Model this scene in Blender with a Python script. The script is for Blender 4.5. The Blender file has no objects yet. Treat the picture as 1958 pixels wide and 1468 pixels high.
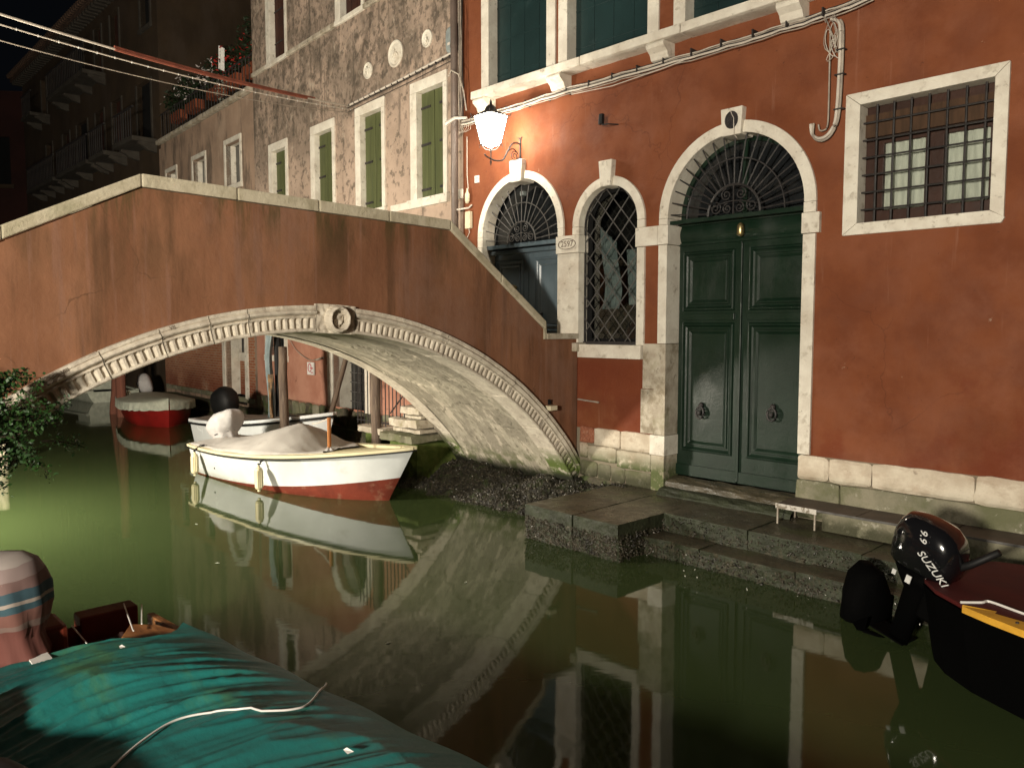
import bpy, bmesh, math, random
from math import sin, cos, pi, sqrt, atan2, radians
from mathutils import Vector, Matrix, Euler, noise
from mathutils.geometry import tessellate_polygon
random.seed(7)
scene = bpy.context.scene
col = scene.collection

# ------------------------------------------------------------------ camera, world, lights, exposure
cam_d = bpy.data.cameras.new("camera"); cam = bpy.data.objects.new("camera", cam_d); col.objects.link(cam)
cam_d.sensor_width = 36; cam_d.lens = 36*1500/1958; cam_d.clip_end = 400; cam_d.clip_start = .05
cam.location = (0, 0, 2.5); cam.rotation_euler = (radians(90-4.156), 0, 0)
scene.camera = cam
world = bpy.data.worlds.new("World"); scene.world = world; world.use_nodes = True
wn = world.node_tree.nodes; bg = wn.get("Background"); bg.inputs[0].default_value = (.5, .6, .8, 1); bg.inputs[1].default_value = .0035
scene.view_settings.view_transform = 'Standard'; scene.view_settings.look = 'None'; scene.view_settings.gamma = 1
scene.view_settings.exposure = 0.0; scene.view_settings.use_curve_mapping = False
LANTERN = 80.0          # radiance of the lit lantern panes
P_NEAR = 10800.0          # street lantern on the near quay, behind the camera
P_FAR = 3500.0           # street lantern on the left quay beyond the bridge

# frames: us = along the red wall (u, to the right) and out into the canal (s)
O = Vector((0, 11.98, 0)); U = Vector((.691, -.7229, 0)).normalized(); S = Vector((U.y, -U.x, 0))
ANG_R = atan2(U.y, U.x)
C0 = -1.132; P1 = O+U*C0; E = Vector((-.64587, .76344, 0)); ANG_B = atan2(-E.y, -E.x)
P2 = P1+E*15.8; D = Vector((-.68722, .72645, 0)); ANG_D = atan2(-D.y, -D.x)
def w(u, s, z=0): p = O+U*u+S*s; return Vector((p.x, p.y, z))

# ------------------------------------------------------------------ materials
def mat(name, c1, c2=None, scale=3.0, rough=.85, bump=0.0, bscale=25.0, spots=(), metal=0.0, spec=.3, stretch=(1, 1, 1), lo=.35, hi=.65, coat=0.0, brick=None, detail=5, rvar=0.0, crack=None):
    m = bpy.data.materials.new(name); m.use_nodes = True
    nt = m.node_tree; N = nt.nodes; L = nt.links
    b = N["Principled BSDF"]; b.inputs["Roughness"].default_value = rough; b.inputs["Metallic"].default_value = metal
    b.inputs["Specular IOR Level"].default_value = spec
    if coat: b.inputs["Coat Weight"].default_value = coat; b.inputs["Coat Roughness"].default_value = .12
    tc = N.new("ShaderNodeTexCoord"); geo = N.new("ShaderNodeNewGeometry")
    def noise_(sc, st=(1, 1, 1), det=5, off=0.0, ro=.6):
        mp = N.new("ShaderNodeMapping"); L.new(tc.outputs["Object"], mp.inputs[0])
        mp.inputs["Scale"].default_value = (sc*st[0], sc*st[1], sc*st[2]); mp.inputs["Location"].default_value = (off, off*1.3, off*.7)
        n = N.new("ShaderNodeTexNoise"); L.new(mp.outputs[0], n.inputs["Vector"]); n.inputs["Scale"].default_value = 1
        n.inputs["Detail"].default_value = det; n.inputs["Roughness"].default_value = ro
        return n.outputs["Fac"]
    def rng(v, a, c, lo_=0.0, hi_=1.0):
        r = N.new("ShaderNodeMapRange"); L.new(v, r.inputs[0]); r.inputs[1].default_value = a; r.inputs[2].default_value = c
        r.inputs[3].default_value = lo_; r.inputs[4].default_value = hi_; r.interpolation_type = 'SMOOTHSTEP'; return r.outputs[0]
    def mul(a, c):
        k = N.new("ShaderNodeMath"); k.operation = 'MULTIPLY'; L.new(a, k.inputs[0])
        if isinstance(c, (int, float)): k.inputs[1].default_value = c
        else: L.new(c, k.inputs[1])
        return k.outputs[0]
    def mix(f, a, c):
        k = N.new("ShaderNodeMix"); k.data_type = 'RGBA'
        if isinstance(f, (int, float)): k.inputs[0].default_value = f
        else: L.new(f, k.inputs[0])
        for idx, v in ((6, a), (7, c)):
            if isinstance(v, tuple): k.inputs[idx].default_value = (*v[:3], 1)
            else: L.new(v, k.inputs[idx])
        return k.outputs[2]
    f = rng(noise_(scale, stretch, detail), lo, hi)
    cur = mix(f, c1, c2 if c2 else tuple(x*.8 for x in c1))
    hgt = None
    if brick:
        mp = N.new("ShaderNodeMapping"); L.new(tc.outputs["Object"], mp.inputs[0]); mp.inputs["Rotation"].default_value = (radians(90), 0, 0)
        bt = N.new("ShaderNodeTexBrick"); L.new(mp.outputs[0], bt.inputs["Vector"])
        bt.inputs["Scale"].default_value = 1; bt.inputs["Brick Width"].default_value = brick[0]; bt.inputs["Row Height"].default_value = brick[1]
        bt.inputs["Mortar Size"].default_value = brick[2]; bt.inputs["Mortar Smooth"].default_value = .3
        bt.inputs["Color1"].default_value = (.30, .10, .045, 1); bt.inputs["Color2"].default_value = (.42, .17, .08, 1); bt.inputs["Mortar"].default_value = (.40, .33, .24, 1)
        cur = mix(.82, cur, bt.outputs["Color"]); hgt = bt.outputs["Fac"]
    for i, sp in enumerate(spots):
        ff = rng(noise_(sp.get('scale', 1.0), sp.get('st', (1, 1, 1)), 6, 11.3*(i+1), .65), sp.get('lo', .5), sp.get('hi', .6))
        ff = mul(ff, sp.get('amt', 1.0))
        for key in ('z', 'z2'):
            if key in sp:   # world height window: factor 1 at z[0], 0 at z[1]
                sx = N.new("ShaderNodeSeparateXYZ"); L.new(geo.outputs["Position"], sx.inputs[0]); ff = mul(ff, rng(sx.outputs[2], sp[key][0], sp[key][1], 1, 0) if sp[key][0] < sp[key][1] else rng(sx.outputs[2], sp[key][1], sp[key][0], 0, 1))
        cur = mix(ff, cur, sp['c'])
    if crack:   # (colour, scale, width, amount): thin wandering cracks, only in places
        nz = N.new("ShaderNodeTexNoise"); nz.inputs["Scale"].default_value = 3.5; nz.inputs["Detail"].default_value = 5; L.new(tc.outputs["Object"], nz.inputs["Vector"])
        va = N.new("ShaderNodeVectorMath"); va.operation = 'MULTIPLY_ADD'; va.inputs[1].default_value = (.35, .35, .35); L.new(nz.outputs["Color"], va.inputs[0]); L.new(tc.outputs["Object"], va.inputs[2])
        vo = N.new("ShaderNodeTexVoronoi"); vo.feature = 'DISTANCE_TO_EDGE'; vo.inputs["Scale"].default_value = crack[1]; L.new(va.outputs[0], vo.inputs["Vector"])
        ff = mul(rng(vo.outputs["Distance"], 0, crack[2], 1, 0), rng(noise_(.9, (1, 1, 1), 3, 31.0), .50, .60)); cur = mix(mul(ff, crack[3]), cur, crack[0])
    L.new(cur, b.inputs["Base Color"])
    if rvar:
        L.new(rng(noise_(scale*2, (1, 1, 1), 4, 5.0), .3, .7, max(.02, rough-rvar), min(1, rough+rvar)), b.inputs["Roughness"])
    if bump:
        bp = N.new("ShaderNodeBump"); bp.inputs["Strength"].default_value = bump; bp.inputs["Distance"].default_value = .02
        L.new(noise_(bscale, (1, 1, 1), 6, 3.1, .65), bp.inputs["Height"])
        if hgt is not None:
            b2 = N.new("ShaderNodeBump"); b2.inputs["Strength"].default_value = .8; b2.inputs["Distance"].default_value = .015; b2.invert = True
            L.new(hgt, b2.inputs["Height"]); L.new(bp.outputs[0], b2.inputs["Normal"]); L.new(b2.outputs[0], b.inputs["Normal"])
        else: L.new(bp.outputs[0], b.inputs["Normal"])
    return m
def emit(name, c, s):
    m = bpy.data.materials.new(name); m.use_nodes = True; b = m.node_tree.nodes["Principled BSDF"]
    b.inputs["Base Color"].default_value = (*c, 1); b.inputs["Emission Color"].default_value = (*c, 1); b.inputs["Emission Strength"].default_value = s
    return m
ALG = (.05, .085, .012); SLIME = (.03, .03, .018)
M_red = mat('red_stucco', (.195, .060, .023), (.146, .042, .016), 1.3, .82, .45, 8, spots=[dict(c=(.07, .022, .010), scale=16, lo=.66, hi=.72, amt=.6), dict(c=(.34, .24, .17), scale=7, lo=.715, hi=.735, amt=.7), 
    dict(c=(.26, .090, .042), scale=.8, lo=.5, hi=.72, amt=.5), dict(c=(.12, .032, .015), scale=.9, st=(1.6, 1, .35), lo=.54, hi=.75, amt=.55),
    dict(c=(.30, .15, .10), scale=4.5, st=(2.2, 1, .12), lo=.62, hi=.75, amt=.35), dict(c=(.135, .024, .008), scale=.5, lo=.40, hi=.5, amt=.55, z=(1.95, 2.15)),
    dict(c=(.26, .10, .055), scale=1.4, lo=.50, hi=.72, amt=.4), dict(c=(.20, .17, .12), scale=1, lo=0, hi=.01, z=(1.085, 1.10))], rvar=.12, crack=((.06, .018, .008), .55, .005, .32))
M_bridge = mat('bridge_stucco', (.255, .118, .062), (.185, .080, .040), 1.3, .88, .4, 8, stretch=(1, 1.6, .6), spots=[
    dict(c=(.05, .034, .014), scale=.9, st=(1, 1.5, .45), lo=.46, hi=.66, amt=.75, z2=(3.75, 2.3)),
    dict(c=(.23, .12, .08), scale=2.2, st=(1, 4.0, .22), lo=.52, hi=.64, amt=.6), dict(c=(.075, .038, .018), scale=1.3, st=(1, 3.0, .3), lo=.50, hi=.68, amt=.6),
    dict(c=(.22, .12, .08), scale=.8, lo=.48, hi=.68, amt=.6), dict(c=(.045, .045, .012), scale=1.6, st=(1, 2.4, .35), lo=.48, hi=.58, amt=.8, z2=(3.85, 3.2)),
    dict(c=(.34, .25, .19), scale=5, lo=.715, hi=.73, amt=.8), dict(c=(.16, .13, .07), scale=4, lo=.45, hi=.6, amt=.6, z=(.5, 1.1))], crack=((.04, .022, .010), .7, .006, .45))
M_stone = mat('istrian_stone', (.74, .70, .60), (.62, .57, .48), 4, .8, .4, 30, spots=[
    dict(c=(.34, .29, .22), scale=7, lo=.55, hi=.7, amt=.6), dict(c=(.16, .13, .10), scale=14, lo=.62, hi=.72, amt=.5), dict(c=(.45, .36, .26), scale=1.2, lo=.5, hi=.7, amt=.4)])
M_stonedark = mat('weathered_stone', (.50, .45, .36), (.36, .31, .24), 5, .85, .5, 24, spots=[
    dict(c=(.22, .18, .12), scale=5, lo=.5, hi=.68, amt=.8), dict(c=(.10, .085, .06), scale=12, st=(1, 1, .5), lo=.57, hi=.7, amt=.7), dict(c=(.20, .19, .09), scale=3, lo=.52, hi=.7, amt=.4)])
M_ring = mat('arch_stone', (.66, .60, .49), (.52, .46, .37), 6, .82, .45, 35, spots=[
    dict(c=(.30, .25, .19), scale=9, lo=.52, hi=.7, amt=.6), dict(c=(.14, .115, .085), scale=16, lo=.6, hi=.72, amt=.6), dict(c=(.085, .13, .018), scale=8, lo=.34, hi=.5, amt=.95, z=(.58, .88)), dict(c=(.02, .022, .012), scale=6, lo=.2, hi=.4, amt=1, z=(.38, .52))])
M_coping = mat('coping_stone', (.52, .47, .35), (.40, .355, .25), 5, .88, .5, 24, spots=[
    dict(c=(.17, .15, .09), scale=4, st=(3, 1, .6), lo=.52, hi=.7, amt=.6), dict(c=(.15, .15, .06), scale=2, lo=.55, hi=.7, amt=.4)])
M_soffit = mat('soffit_render', (.47, .425, .33), (.36, .325, .25), 3, .9, .7, 12, spots=[
    dict(c=(.27, .24, .185), scale=2.2, st=(1.2, .45, .6), lo=.47, hi=.53, amt=.75), dict(c=(.16, .14, .10), scale=11, st=(1.6, .4, .7), lo=.54, hi=.64, amt=.7),
    dict(c=(.60, .53, .42), scale=5, st=(1.2, .35, .5), lo=.55, hi=.6, amt=.7),
    dict(c=(.07, .09, .02), scale=5, lo=.40, hi=.58, amt=.8, z=(.45, .85)), dict(c=(.015, .018, .008), scale=3, lo=.1, hi=.3, amt=1, z=(.30, .55))])
M_plinth = mat('plinth_stone', (.66, .59, .47), (.50, .42, .32), 3, .85, 1.0, 11, spots=[
    dict(c=(.36, .26, .18), scale=3, st=(1, 1, 2), lo=.5, hi=.68, amt=.5), dict(c=(.18, .13, .09), scale=8, lo=.6, hi=.7, amt=.6), dict(c=ALG, scale=9, lo=.35, hi=.5, amt=.95, z=(.62, .80)), dict(c=(.10, .11, .05), scale=3, lo=.3, hi=.5, amt=.6, z=(.72, .95))])
M_plinthlow = mat('damp_render', (.24, .22, .155), (.15, .145, .095), 2.5, .8, .9, 14, spots=[dict(c=(.11, .115, .055), scale=2.5, lo=.42, hi=.62, amt=.8), dict(c=(.45, .42, .34), scale=6, lo=.6, hi=.68, amt=.6), dict(c=(.04, .04, .02), scale=5, lo=.3, hi=.5, amt=.9, z=(.45, .62))])  # damp and algae tones, darkened as well for light fading at the plinth
M_porph = mat('red_porphyry', (.38, .15, .085), (.26, .09, .05), 40, .7, 1.0, 40, spots=[dict(c=(.50, .30, .2), scale=30, lo=.55, hi=.62, amt=.6)])
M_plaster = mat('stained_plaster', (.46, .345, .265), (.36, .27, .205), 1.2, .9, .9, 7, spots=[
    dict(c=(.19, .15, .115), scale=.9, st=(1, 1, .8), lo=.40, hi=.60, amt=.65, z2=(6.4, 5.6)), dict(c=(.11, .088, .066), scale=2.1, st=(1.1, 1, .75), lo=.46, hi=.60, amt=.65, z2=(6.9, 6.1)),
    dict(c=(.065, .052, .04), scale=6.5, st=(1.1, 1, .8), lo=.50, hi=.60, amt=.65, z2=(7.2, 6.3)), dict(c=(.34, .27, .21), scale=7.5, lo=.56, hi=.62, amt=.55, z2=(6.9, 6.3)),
    dict(c=(.10, .08, .06), scale=1.3, st=(3.2, 1, .22), lo=.56, hi=.66, amt=.8), dict(c=(.17, .13, .10), scale=4.5, st=(1.2, 1, .9), lo=.54, hi=.64, amt=.65),
    dict(c=(.10, .08, .06), scale=6.5, lo=.54, hi=.62, amt=.7, z2=(5.2, 4.4)), dict(c=(.50, .42, .33), scale=3.1, lo=.6, hi=.68, amt=.5, z2=(5.5, 4.6)),
    dict(c=(.46, .24, .16), scale=1.0, lo=.3, hi=.5, amt=.8, z=(3.4, 4.1))])
M_plaster2 = mat('terrace_plaster', (.40, .28, .20), (.30, .21, .15), 1.0, .9, .5, 9, spots=[
    dict(c=(.13, .10, .075), scale=1.1, st=(1.4, 1, .4), lo=.47, hi=.6, amt=.85), dict(c=(.46, .34, .25), scale=1.5, st=(1.4, 1, .5), lo=.55, hi=.7, amt=.6)])
M_pink = mat('pink_render', (.44, .22, .15), (.36, .16, .105), 1.6, .88, .4, 10, spots=[dict(c=(.18, .08, .05), scale=3.5, lo=.6, hi=.68, amt=.8), dict(c=(.52, .30, .2), scale=2, lo=.55, hi=.7, amt=.4)])
M_brick = mat('old_brick', (.34, .13, .07), (.26, .09, .05), 3, .9, .6, 30, brick=(.25, .07, .010), spots=[dict(c=(.45, .36, .26), scale=2.2, lo=.55, hi=.68, amt=.4), dict(c=(.16, .03, .012), scale=1.2, lo=.3, hi=.5, amt=.7, z=(.75, 1.5))])
M_foundation = mat('canal_footing', (.09, .075, .05), (.05, .045, .03), 6, .7, 1.0, 12, spots=[dict(c=(.04, .06, .014), scale=4, lo=.45, hi=.6, amt=.8), dict(c=(.16, .12, .08), scale=9, lo=.58, hi=.66, amt=.7)])
M_mussel = mat('mussel_crust', (.020, .017, .011), (.007, .0065, .005), 30, .5, 1.0, 45, spots=[dict(c=(.16, .145, .10), scale=38, lo=.58, hi=.64, amt=.8), dict(c=(.03, .045, .012), scale=6, lo=.5, hi=.65, amt=.6)])
M_shell = mat('shell', (.06, .05, .035), (.018, .016, .012), 8, .45)
M_wetstone = mat('wet_step_stone', (.075, .062, .038), (.046, .038, .023), 4, .38, .5, 16, spec=.5, spots=[dict(c=(.045, .04, .024), scale=9, st=(1, 1, 1), lo=.54, hi=.62, amt=.6), dict(c=(.05, .07, .02), scale=2, lo=.5, hi=.7, amt=.5)], rvar=.15)  # wet stone; colour also darkened for the light falling off to the right
M_slime = mat('slimy_step_face', (.032, .038, .020), (.020, .023, .012), 6, .5, .8, 22, spots=[dict(c=(.055, .046, .028), scale=14, lo=.5, hi=.62, amt=.8, z=(.20, .32)), dict(c=(.02, .02, .01), scale=18, lo=.52, hi=.6, amt=.9, z=(.22, .32)), dict(c=(.12, .11, .08), scale=12, lo=.66, hi=.7, amt=.7)])  # slime tones, lowered further to put the falloff of light into the colour
M_door = mat('green_door_paint', (.007, .020, .011), (.005, .015, .008), 2, .42, .12, 30, spec=.35, spots=[dict(c=(.026, .036, .029), scale=3, st=(1, 1, .3), lo=.52, hi=.7, amt=.6)], rvar=.1)
M_door1 = mat('blue_green_door_paint', (.12, .16, .185), (.085, .12, .14), 2, .32, .1, 20, spec=.5, spots=[dict(c=(.07, .09, .1), scale=6, st=(3, 1, .15), lo=.5, hi=.7, amt=.6)])
M_shutter = mat('green_shutter_paint', (.090, .102, .040), (.070, .080, .032), 3, .6, .25, 20, stretch=(4, 1, .3), spots=[dict(c=(.16, .17, .09), scale=4, st=(4, 1, .2), lo=.58, hi=.7, amt=.6), dict(c=(.04, .05, .03), scale=3, st=(5, 1, .2), lo=.6, hi=.7, amt=.6)])
M_dkshutter = mat('dark_green_shutter', (.012, .030, .030), (.010, .024, .024), 3, .38, .15, 20, spec=.5, spots=[dict(c=(.03, .05, .05), scale=5, lo=.6, hi=.7, amt=.5)])
M_rust = mat('brown_shutter', (.055, .02, .012), (.035, .014, .01), 3, .7, .2, 20)
M_iron = mat('wrought_iron', (.018, .016, .016), (.035, .03, .028), 12, .55, .3, 40, spec=.5)
M_irongrey = mat('grey_iron', (.10, .095, .088), (.06, .055, .05), 10, .5, .2, 40, spec=.5)
M_ironlight = mat('pale_painted_iron', (.34, .30, .24), (.22, .18, .14), 12, .5, .2, 40, spec=.5)
M_black = mat('black_gap', (.004, .004, .004), None, 3, .9)
M_dkroom = mat('dark_interior', (.012, .010, .009), None, 3, .9)
M_glassdk = mat('dark_window_glass', (.010, .011, .012), (.016, .018, .019), 2, .08, .0, 20, spec=.8)
M_wood = mat('brown_window_wood', (.040, .015, .008), (.028, .011, .006), 3, .5, .2, 25)
M_curtain = mat('white_lace_curtain', (.74, .73, .66), (.58, .575, .52), 8, .9, .2, 20, stretch=(3, 1, .4))
M_pipe = mat('grey_brown_drainpipe', (.155, .115, .095), (.11, .085, .07), 3, .45, .15, 15, spec=.5, rvar=.1)
M_cable = mat('grey_cable', (.42, .37, .30), (.28, .24, .2), 6, .6)
M_cabledk = mat('dark_cable', (.035, .03, .028), None, 6, .6)
M_cablewhite = mat('pale_cable', (.62, .56, .48), None, 6, .55)
M_cablered = mat('red_cable_sheath', (.26, .075, .045), (.18, .055, .035), 6, .6)
M_plastic = mat('cream_plastic', (.62, .56, .40), (.52, .47, .33), 4, .5)
M_greyplastic = mat('grey_plastic', (.26, .29, .28), (.2, .22, .22), 4, .5)
M_brass = mat('brass', (.62, .50, .25), (.45, .35, .16), 8, .35, metal=.9)
M_pane = emit('lit_lamp_pane', (1.0, .90, .74), LANTERN)
M_white = mat('white_gelcoat', (.66, .68, .67), (.58, .60, .59), 1.5, .22, .05, 8, spec=.5, spots=[dict(c=(.42, .42, .38), scale=2.2, st=(.6, 1, 1), lo=.6, hi=.8, amt=.5), dict(c=(.3, .3, .2), scale=4, lo=.3, hi=.5, amt=.5, z=(.02, .14))], rvar=.06)
M_cream = mat('cream_gelcoat', (.62, .56, .36), (.55, .49, .31), 2, .4, .1, 12)
M_antifoul = mat('red_antifouling', (.18, .034, .017), (.13, .025, .013), 3, .6, .3, 18, spots=[dict(c=(.30, .16, .1), scale=4, lo=.55, hi=.7, amt=.5)])
M_rubber = mat('black_rubber', (.006, .006, .006), None, 3, .6)
M_tarp = mat('grey_beige_tarp', (.42, .40, .365), (.37, .35, .32), 2, .75, .3, 6, spots=[dict(c=(.22, .195, .16), scale=3, lo=.56, hi=.7, amt=.45)])
M_tarpbrown = mat('brown_tarp', (.16, .125, .095), (.12, .095, .075), 2, .8, .3, 8)
M_coverwhite = mat('pale_boat_cover', (.50, .52, .42), (.38, .40, .32), 7, .75, .4, 10)
M_redhull = mat('red_boat_hull', (.23, .012, .010), (.15, .010, .008), 2, .3, spec=.5)
M_cloth = mat('white_motor_cover', (.46, .45, .44), (.36, .35, .34), 3, .8, .6, 8)
M_teal = mat('teal_tarp', (.013, .155, .140), (.010, .120, .112), 1.4, .55, .35, 7, spots=[
    dict(c=(.06, .14, .045), scale=1.3, st=(.6, 1.6, 1), lo=.5, hi=.68, amt=.75), dict(c=(.006, .06, .055), scale=3, st=(.5, 2.4, 1), lo=.52, hi=.66, amt=.55),
    dict(c=(.03, .16, .15), scale=4, st=(.4, 3, 1), lo=.55, hi=.7, amt=.45), dict(c=(.30, .24, .14), scale=4.5, lo=.69, hi=.73, amt=.7)], spec=.35)
M_boatwood = mat('varnished_boat_wood', (.34, .15, .055), (.20, .08, .03), 4, .5, .4, 14, stretch=(.6, 4, 3), spots=[dict(c=(.04, .018, .01), scale=9, st=(.5, 2, 2), lo=.55, hi=.64, amt=.8)])
M_boatred = mat('red_brown_paint', (.16, .028, .014), (.11, .02, .01), 3, .5, .2, 14)
M_dkcloth = mat('dark_patterned_cloth', (.10, .045, .04), (.05, .035, .03), 10, .85, .4, 18, spots=[dict(c=(.22, .17, .14), scale=9, lo=.56, hi=.62, amt=.7)])
M_motorblk = mat('black_motor_gloss', (.006, .006, .007), None, 3, .12, spec=.6, coat=.6)
M_blkhull = mat('black_hull', (.0012, .0012, .0012), None, 3, .75, spec=.03)
M_decalw = mat('white_decal', (.62, .62, .60), None, 3, .5)
M_deckred = mat('oxblood_deck', (.062, .003, .002), (.045, .002, .002), 3, .75, .1, 10)
M_ochre = mat('ochre_rubbing_strake', (.62, .33, .035), (.50, .26, .03), 3, .5, .1, 20, stretch=(.5, 3, 3))
M_whitepaint = mat('white_paint', (.72, .70, .66), None, 3, .5)
M_pole = mat('weathered_pole_wood', (.15, .11, .08), (.09, .065, .05), 3, .9, .8, 12, stretch=(6, 6, .5), spots=[dict(c=(.24, .19, .14), scale=5, st=(5, 5, .3), lo=.55, hi=.65, amt=.6), dict(c=(.03, .04, .015), scale=4, lo=.3, hi=.5, amt=.9, z=(.25, .6))])
M_polered = mat('red_brown_pole', (.17, .065, .04), (.12, .045, .03), 3, .9, .6, 12, stretch=(6, 6, .5))
M_leaf = mat('leaf_green', (.024, .070, .012), (.010, .034, .006), 4, .5, spec=.5)
M_stem = mat('woody_stem', (.03, .022, .012), None, 4, .9)
M_leafdark = mat('shaded_leaf', (.014, .028, .009), (.008, .018, .006), 4, .6)  # darker copy of leaf_green, shade on the terrace put into the colour
M_petalw = mat('white_petal', (.62, .55, .52), None, 4, .7)
M_petalr = mat('red_petal', (.36, .02, .015), None, 4, .7)
M_terracotta = mat('terracotta', (.26, .07, .03), None, 4, .8)
M_dark1 = mat('ochre_plaster_far', (.050, .032, .017), (.034, .022, .012), .8, .9, .3, 5, spots=[dict(c=(.055, .038, .025), scale=1, st=(1, 1, .4), lo=.45, hi=.65, amt=.8)])  # plaster colour lowered so the palazzo reads as unlit
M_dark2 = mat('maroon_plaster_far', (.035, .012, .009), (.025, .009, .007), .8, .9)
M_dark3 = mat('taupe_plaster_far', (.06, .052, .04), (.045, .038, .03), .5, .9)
M_roof = mat('clay_roof_tile', (.10, .06, .04), (.06, .04, .03), 4, .9)
M_text = mat('engraved_text', (.16, .12, .09), None, 4, .9)
M_textgreen = mat('faded_lettering', (.30, .34, .29), None, 4, .9)
M_textred = mat('red_lettering', (.52, .05, .07), None, 4, .7)
M_bluecloth = mat('pale_blue_cloth', (.20, .24, .245), (.13, .165, .17), 5, .85, .4, 10)
M_quay = mat('quay_paving', (.22, .20, .17), (.16, .145, .12), 2, .85, .4, 12)
def water_mat():
    m = bpy.data.materials.new('canal_water'); m.use_nodes = True; nt = m.node_tree; N = nt.nodes; L = nt.links
    b = N["Principled BSDF"]; b.inputs["Roughness"].default_value = .045; b.inputs["IOR"].default_value = 1.35
    b.inputs["Base Color"].default_value = (.040, .060, .014, 1)
    g = N.new("ShaderNodeNewGeometry"); n = N.new("ShaderNodeTexNoise"); mp = N.new("ShaderNodeMapping")
    L.new(g.outputs["Position"], mp.inputs[0]); mp.inputs["Rotation"].default_value = (0, 0, ANG_R); mp.inputs["Scale"].default_value = (1, 2.2, 1)
    L.new(mp.outputs[0], n.inputs["Vector"]); n.inputs["Scale"].default_value = 1.6; n.inputs["Detail"].default_value = 3
    bp = N.new("ShaderNodeBump"); bp.inputs["Strength"].default_value = .035; bp.inputs["Distance"].default_value = .03
    L.new(n.outputs["Fac"], bp.inputs["Height"]); L.new(bp.outputs[0], b.inputs["Normal"])
    n2 = N.new("ShaderNodeTexNoise"); n2.inputs["Scale"].default_value = .35; n2.inputs["Detail"].default_value = 4; L.new(g.outputs["Position"], n2.inputs["Vector"])
    mx = N.new("ShaderNodeMix"); mx.data_type = 'RGBA'; mx.inputs[6].default_value = (.028, .042, .014, 1); mx.inputs[7].default_value = (.040, .057, .021, 1)
    L.new(n2.outputs["Fac"], mx.inputs[0]); L.new(mx.outputs[2], b.inputs["Base Color"])
    return m
M_water = water_mat()
def glass_mat():
    m = bpy.data.materials.new('clear_window_glass'); m.use_nodes = True; nt = m.node_tree; N = nt.nodes; L = nt.links
    N.remove(N["Principled BSDF"]); t = N.new("ShaderNodeBsdfTransparent"); t.inputs[0].default_value = (.86, .88, .86, 1)
    g = N.new("ShaderNodeBsdfGlossy"); g.inputs["Roughness"].default_value = .03; f = N.new("ShaderNodeFresnel"); f.inputs[0].default_value = 1.5
    x = N.new("ShaderNodeMixShader"); L.new(f.outputs[0], x.inputs[0]); L.new(t.outputs[0], x.inputs[1]); L.new(g.outputs[0], x.inputs[2]); L.new(x.outputs[0], N["Material Output"].inputs[0])
    return m
M_glass = glass_mat()
def plaid_mat():
    m = bpy.data.materials.new('plaid_cloth'); m.use_nodes = True; nt = m.node_tree; N = nt.nodes; L = nt.links
    b = N["Principled BSDF"]; b.inputs["Roughness"].default_value = .85
    tc = N.new("ShaderNodeTexCoord"); sx = N.new("ShaderNodeSeparateXYZ"); nz = N.new("ShaderNodeTexNoise"); nz.inputs["Scale"].default_value = 4
    L.new(tc.outputs["Object"], nz.inputs["Vector"]); va = N.new("ShaderNodeVectorMath"); va.operation = 'MULTIPLY_ADD'; va.inputs[1].default_value = (.10, .10, .10)
    L.new(nz.outputs["Color"], va.inputs[0]); L.new(tc.outputs["Object"], va.inputs[2]); L.new(va.outputs[0], sx.inputs[0])
    r = N.new("ShaderNodeValToRGB"); r.color_ramp.interpolation = 'CONSTANT'; e = r.color_ramp.elements
    mr = N.new("ShaderNodeMapRange"); mr.inputs[1].default_value = -.35; mr.inputs[2].default_value = .35
    L.new(sx.outputs[2], mr.inputs[0]); L.new(mr.outputs[0], r.inputs[0])
    e[0].position = 0; e[0].color = (.10, .03, .022, 1); e[1].position = .42; e[1].color = (.14, .09, .075, 1)
    for p, c in ((.46, (.13, .055, .042, 1)), (.56, (.022, .055, .07, 1)), (.62, (.24, .20, .17, 1)), (.65, (.02, .05, .065, 1)), (.74, (.12, .07, .062, 1)), (.84, (.18, .135, .125, 1)), (.93, (.24, .21, .19, 1))):
        k = e.new(p); k.color = c
    L.new(r.outputs[0], b.inputs["Base Color"]); return m
M_plaid = plaid_mat()

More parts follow.
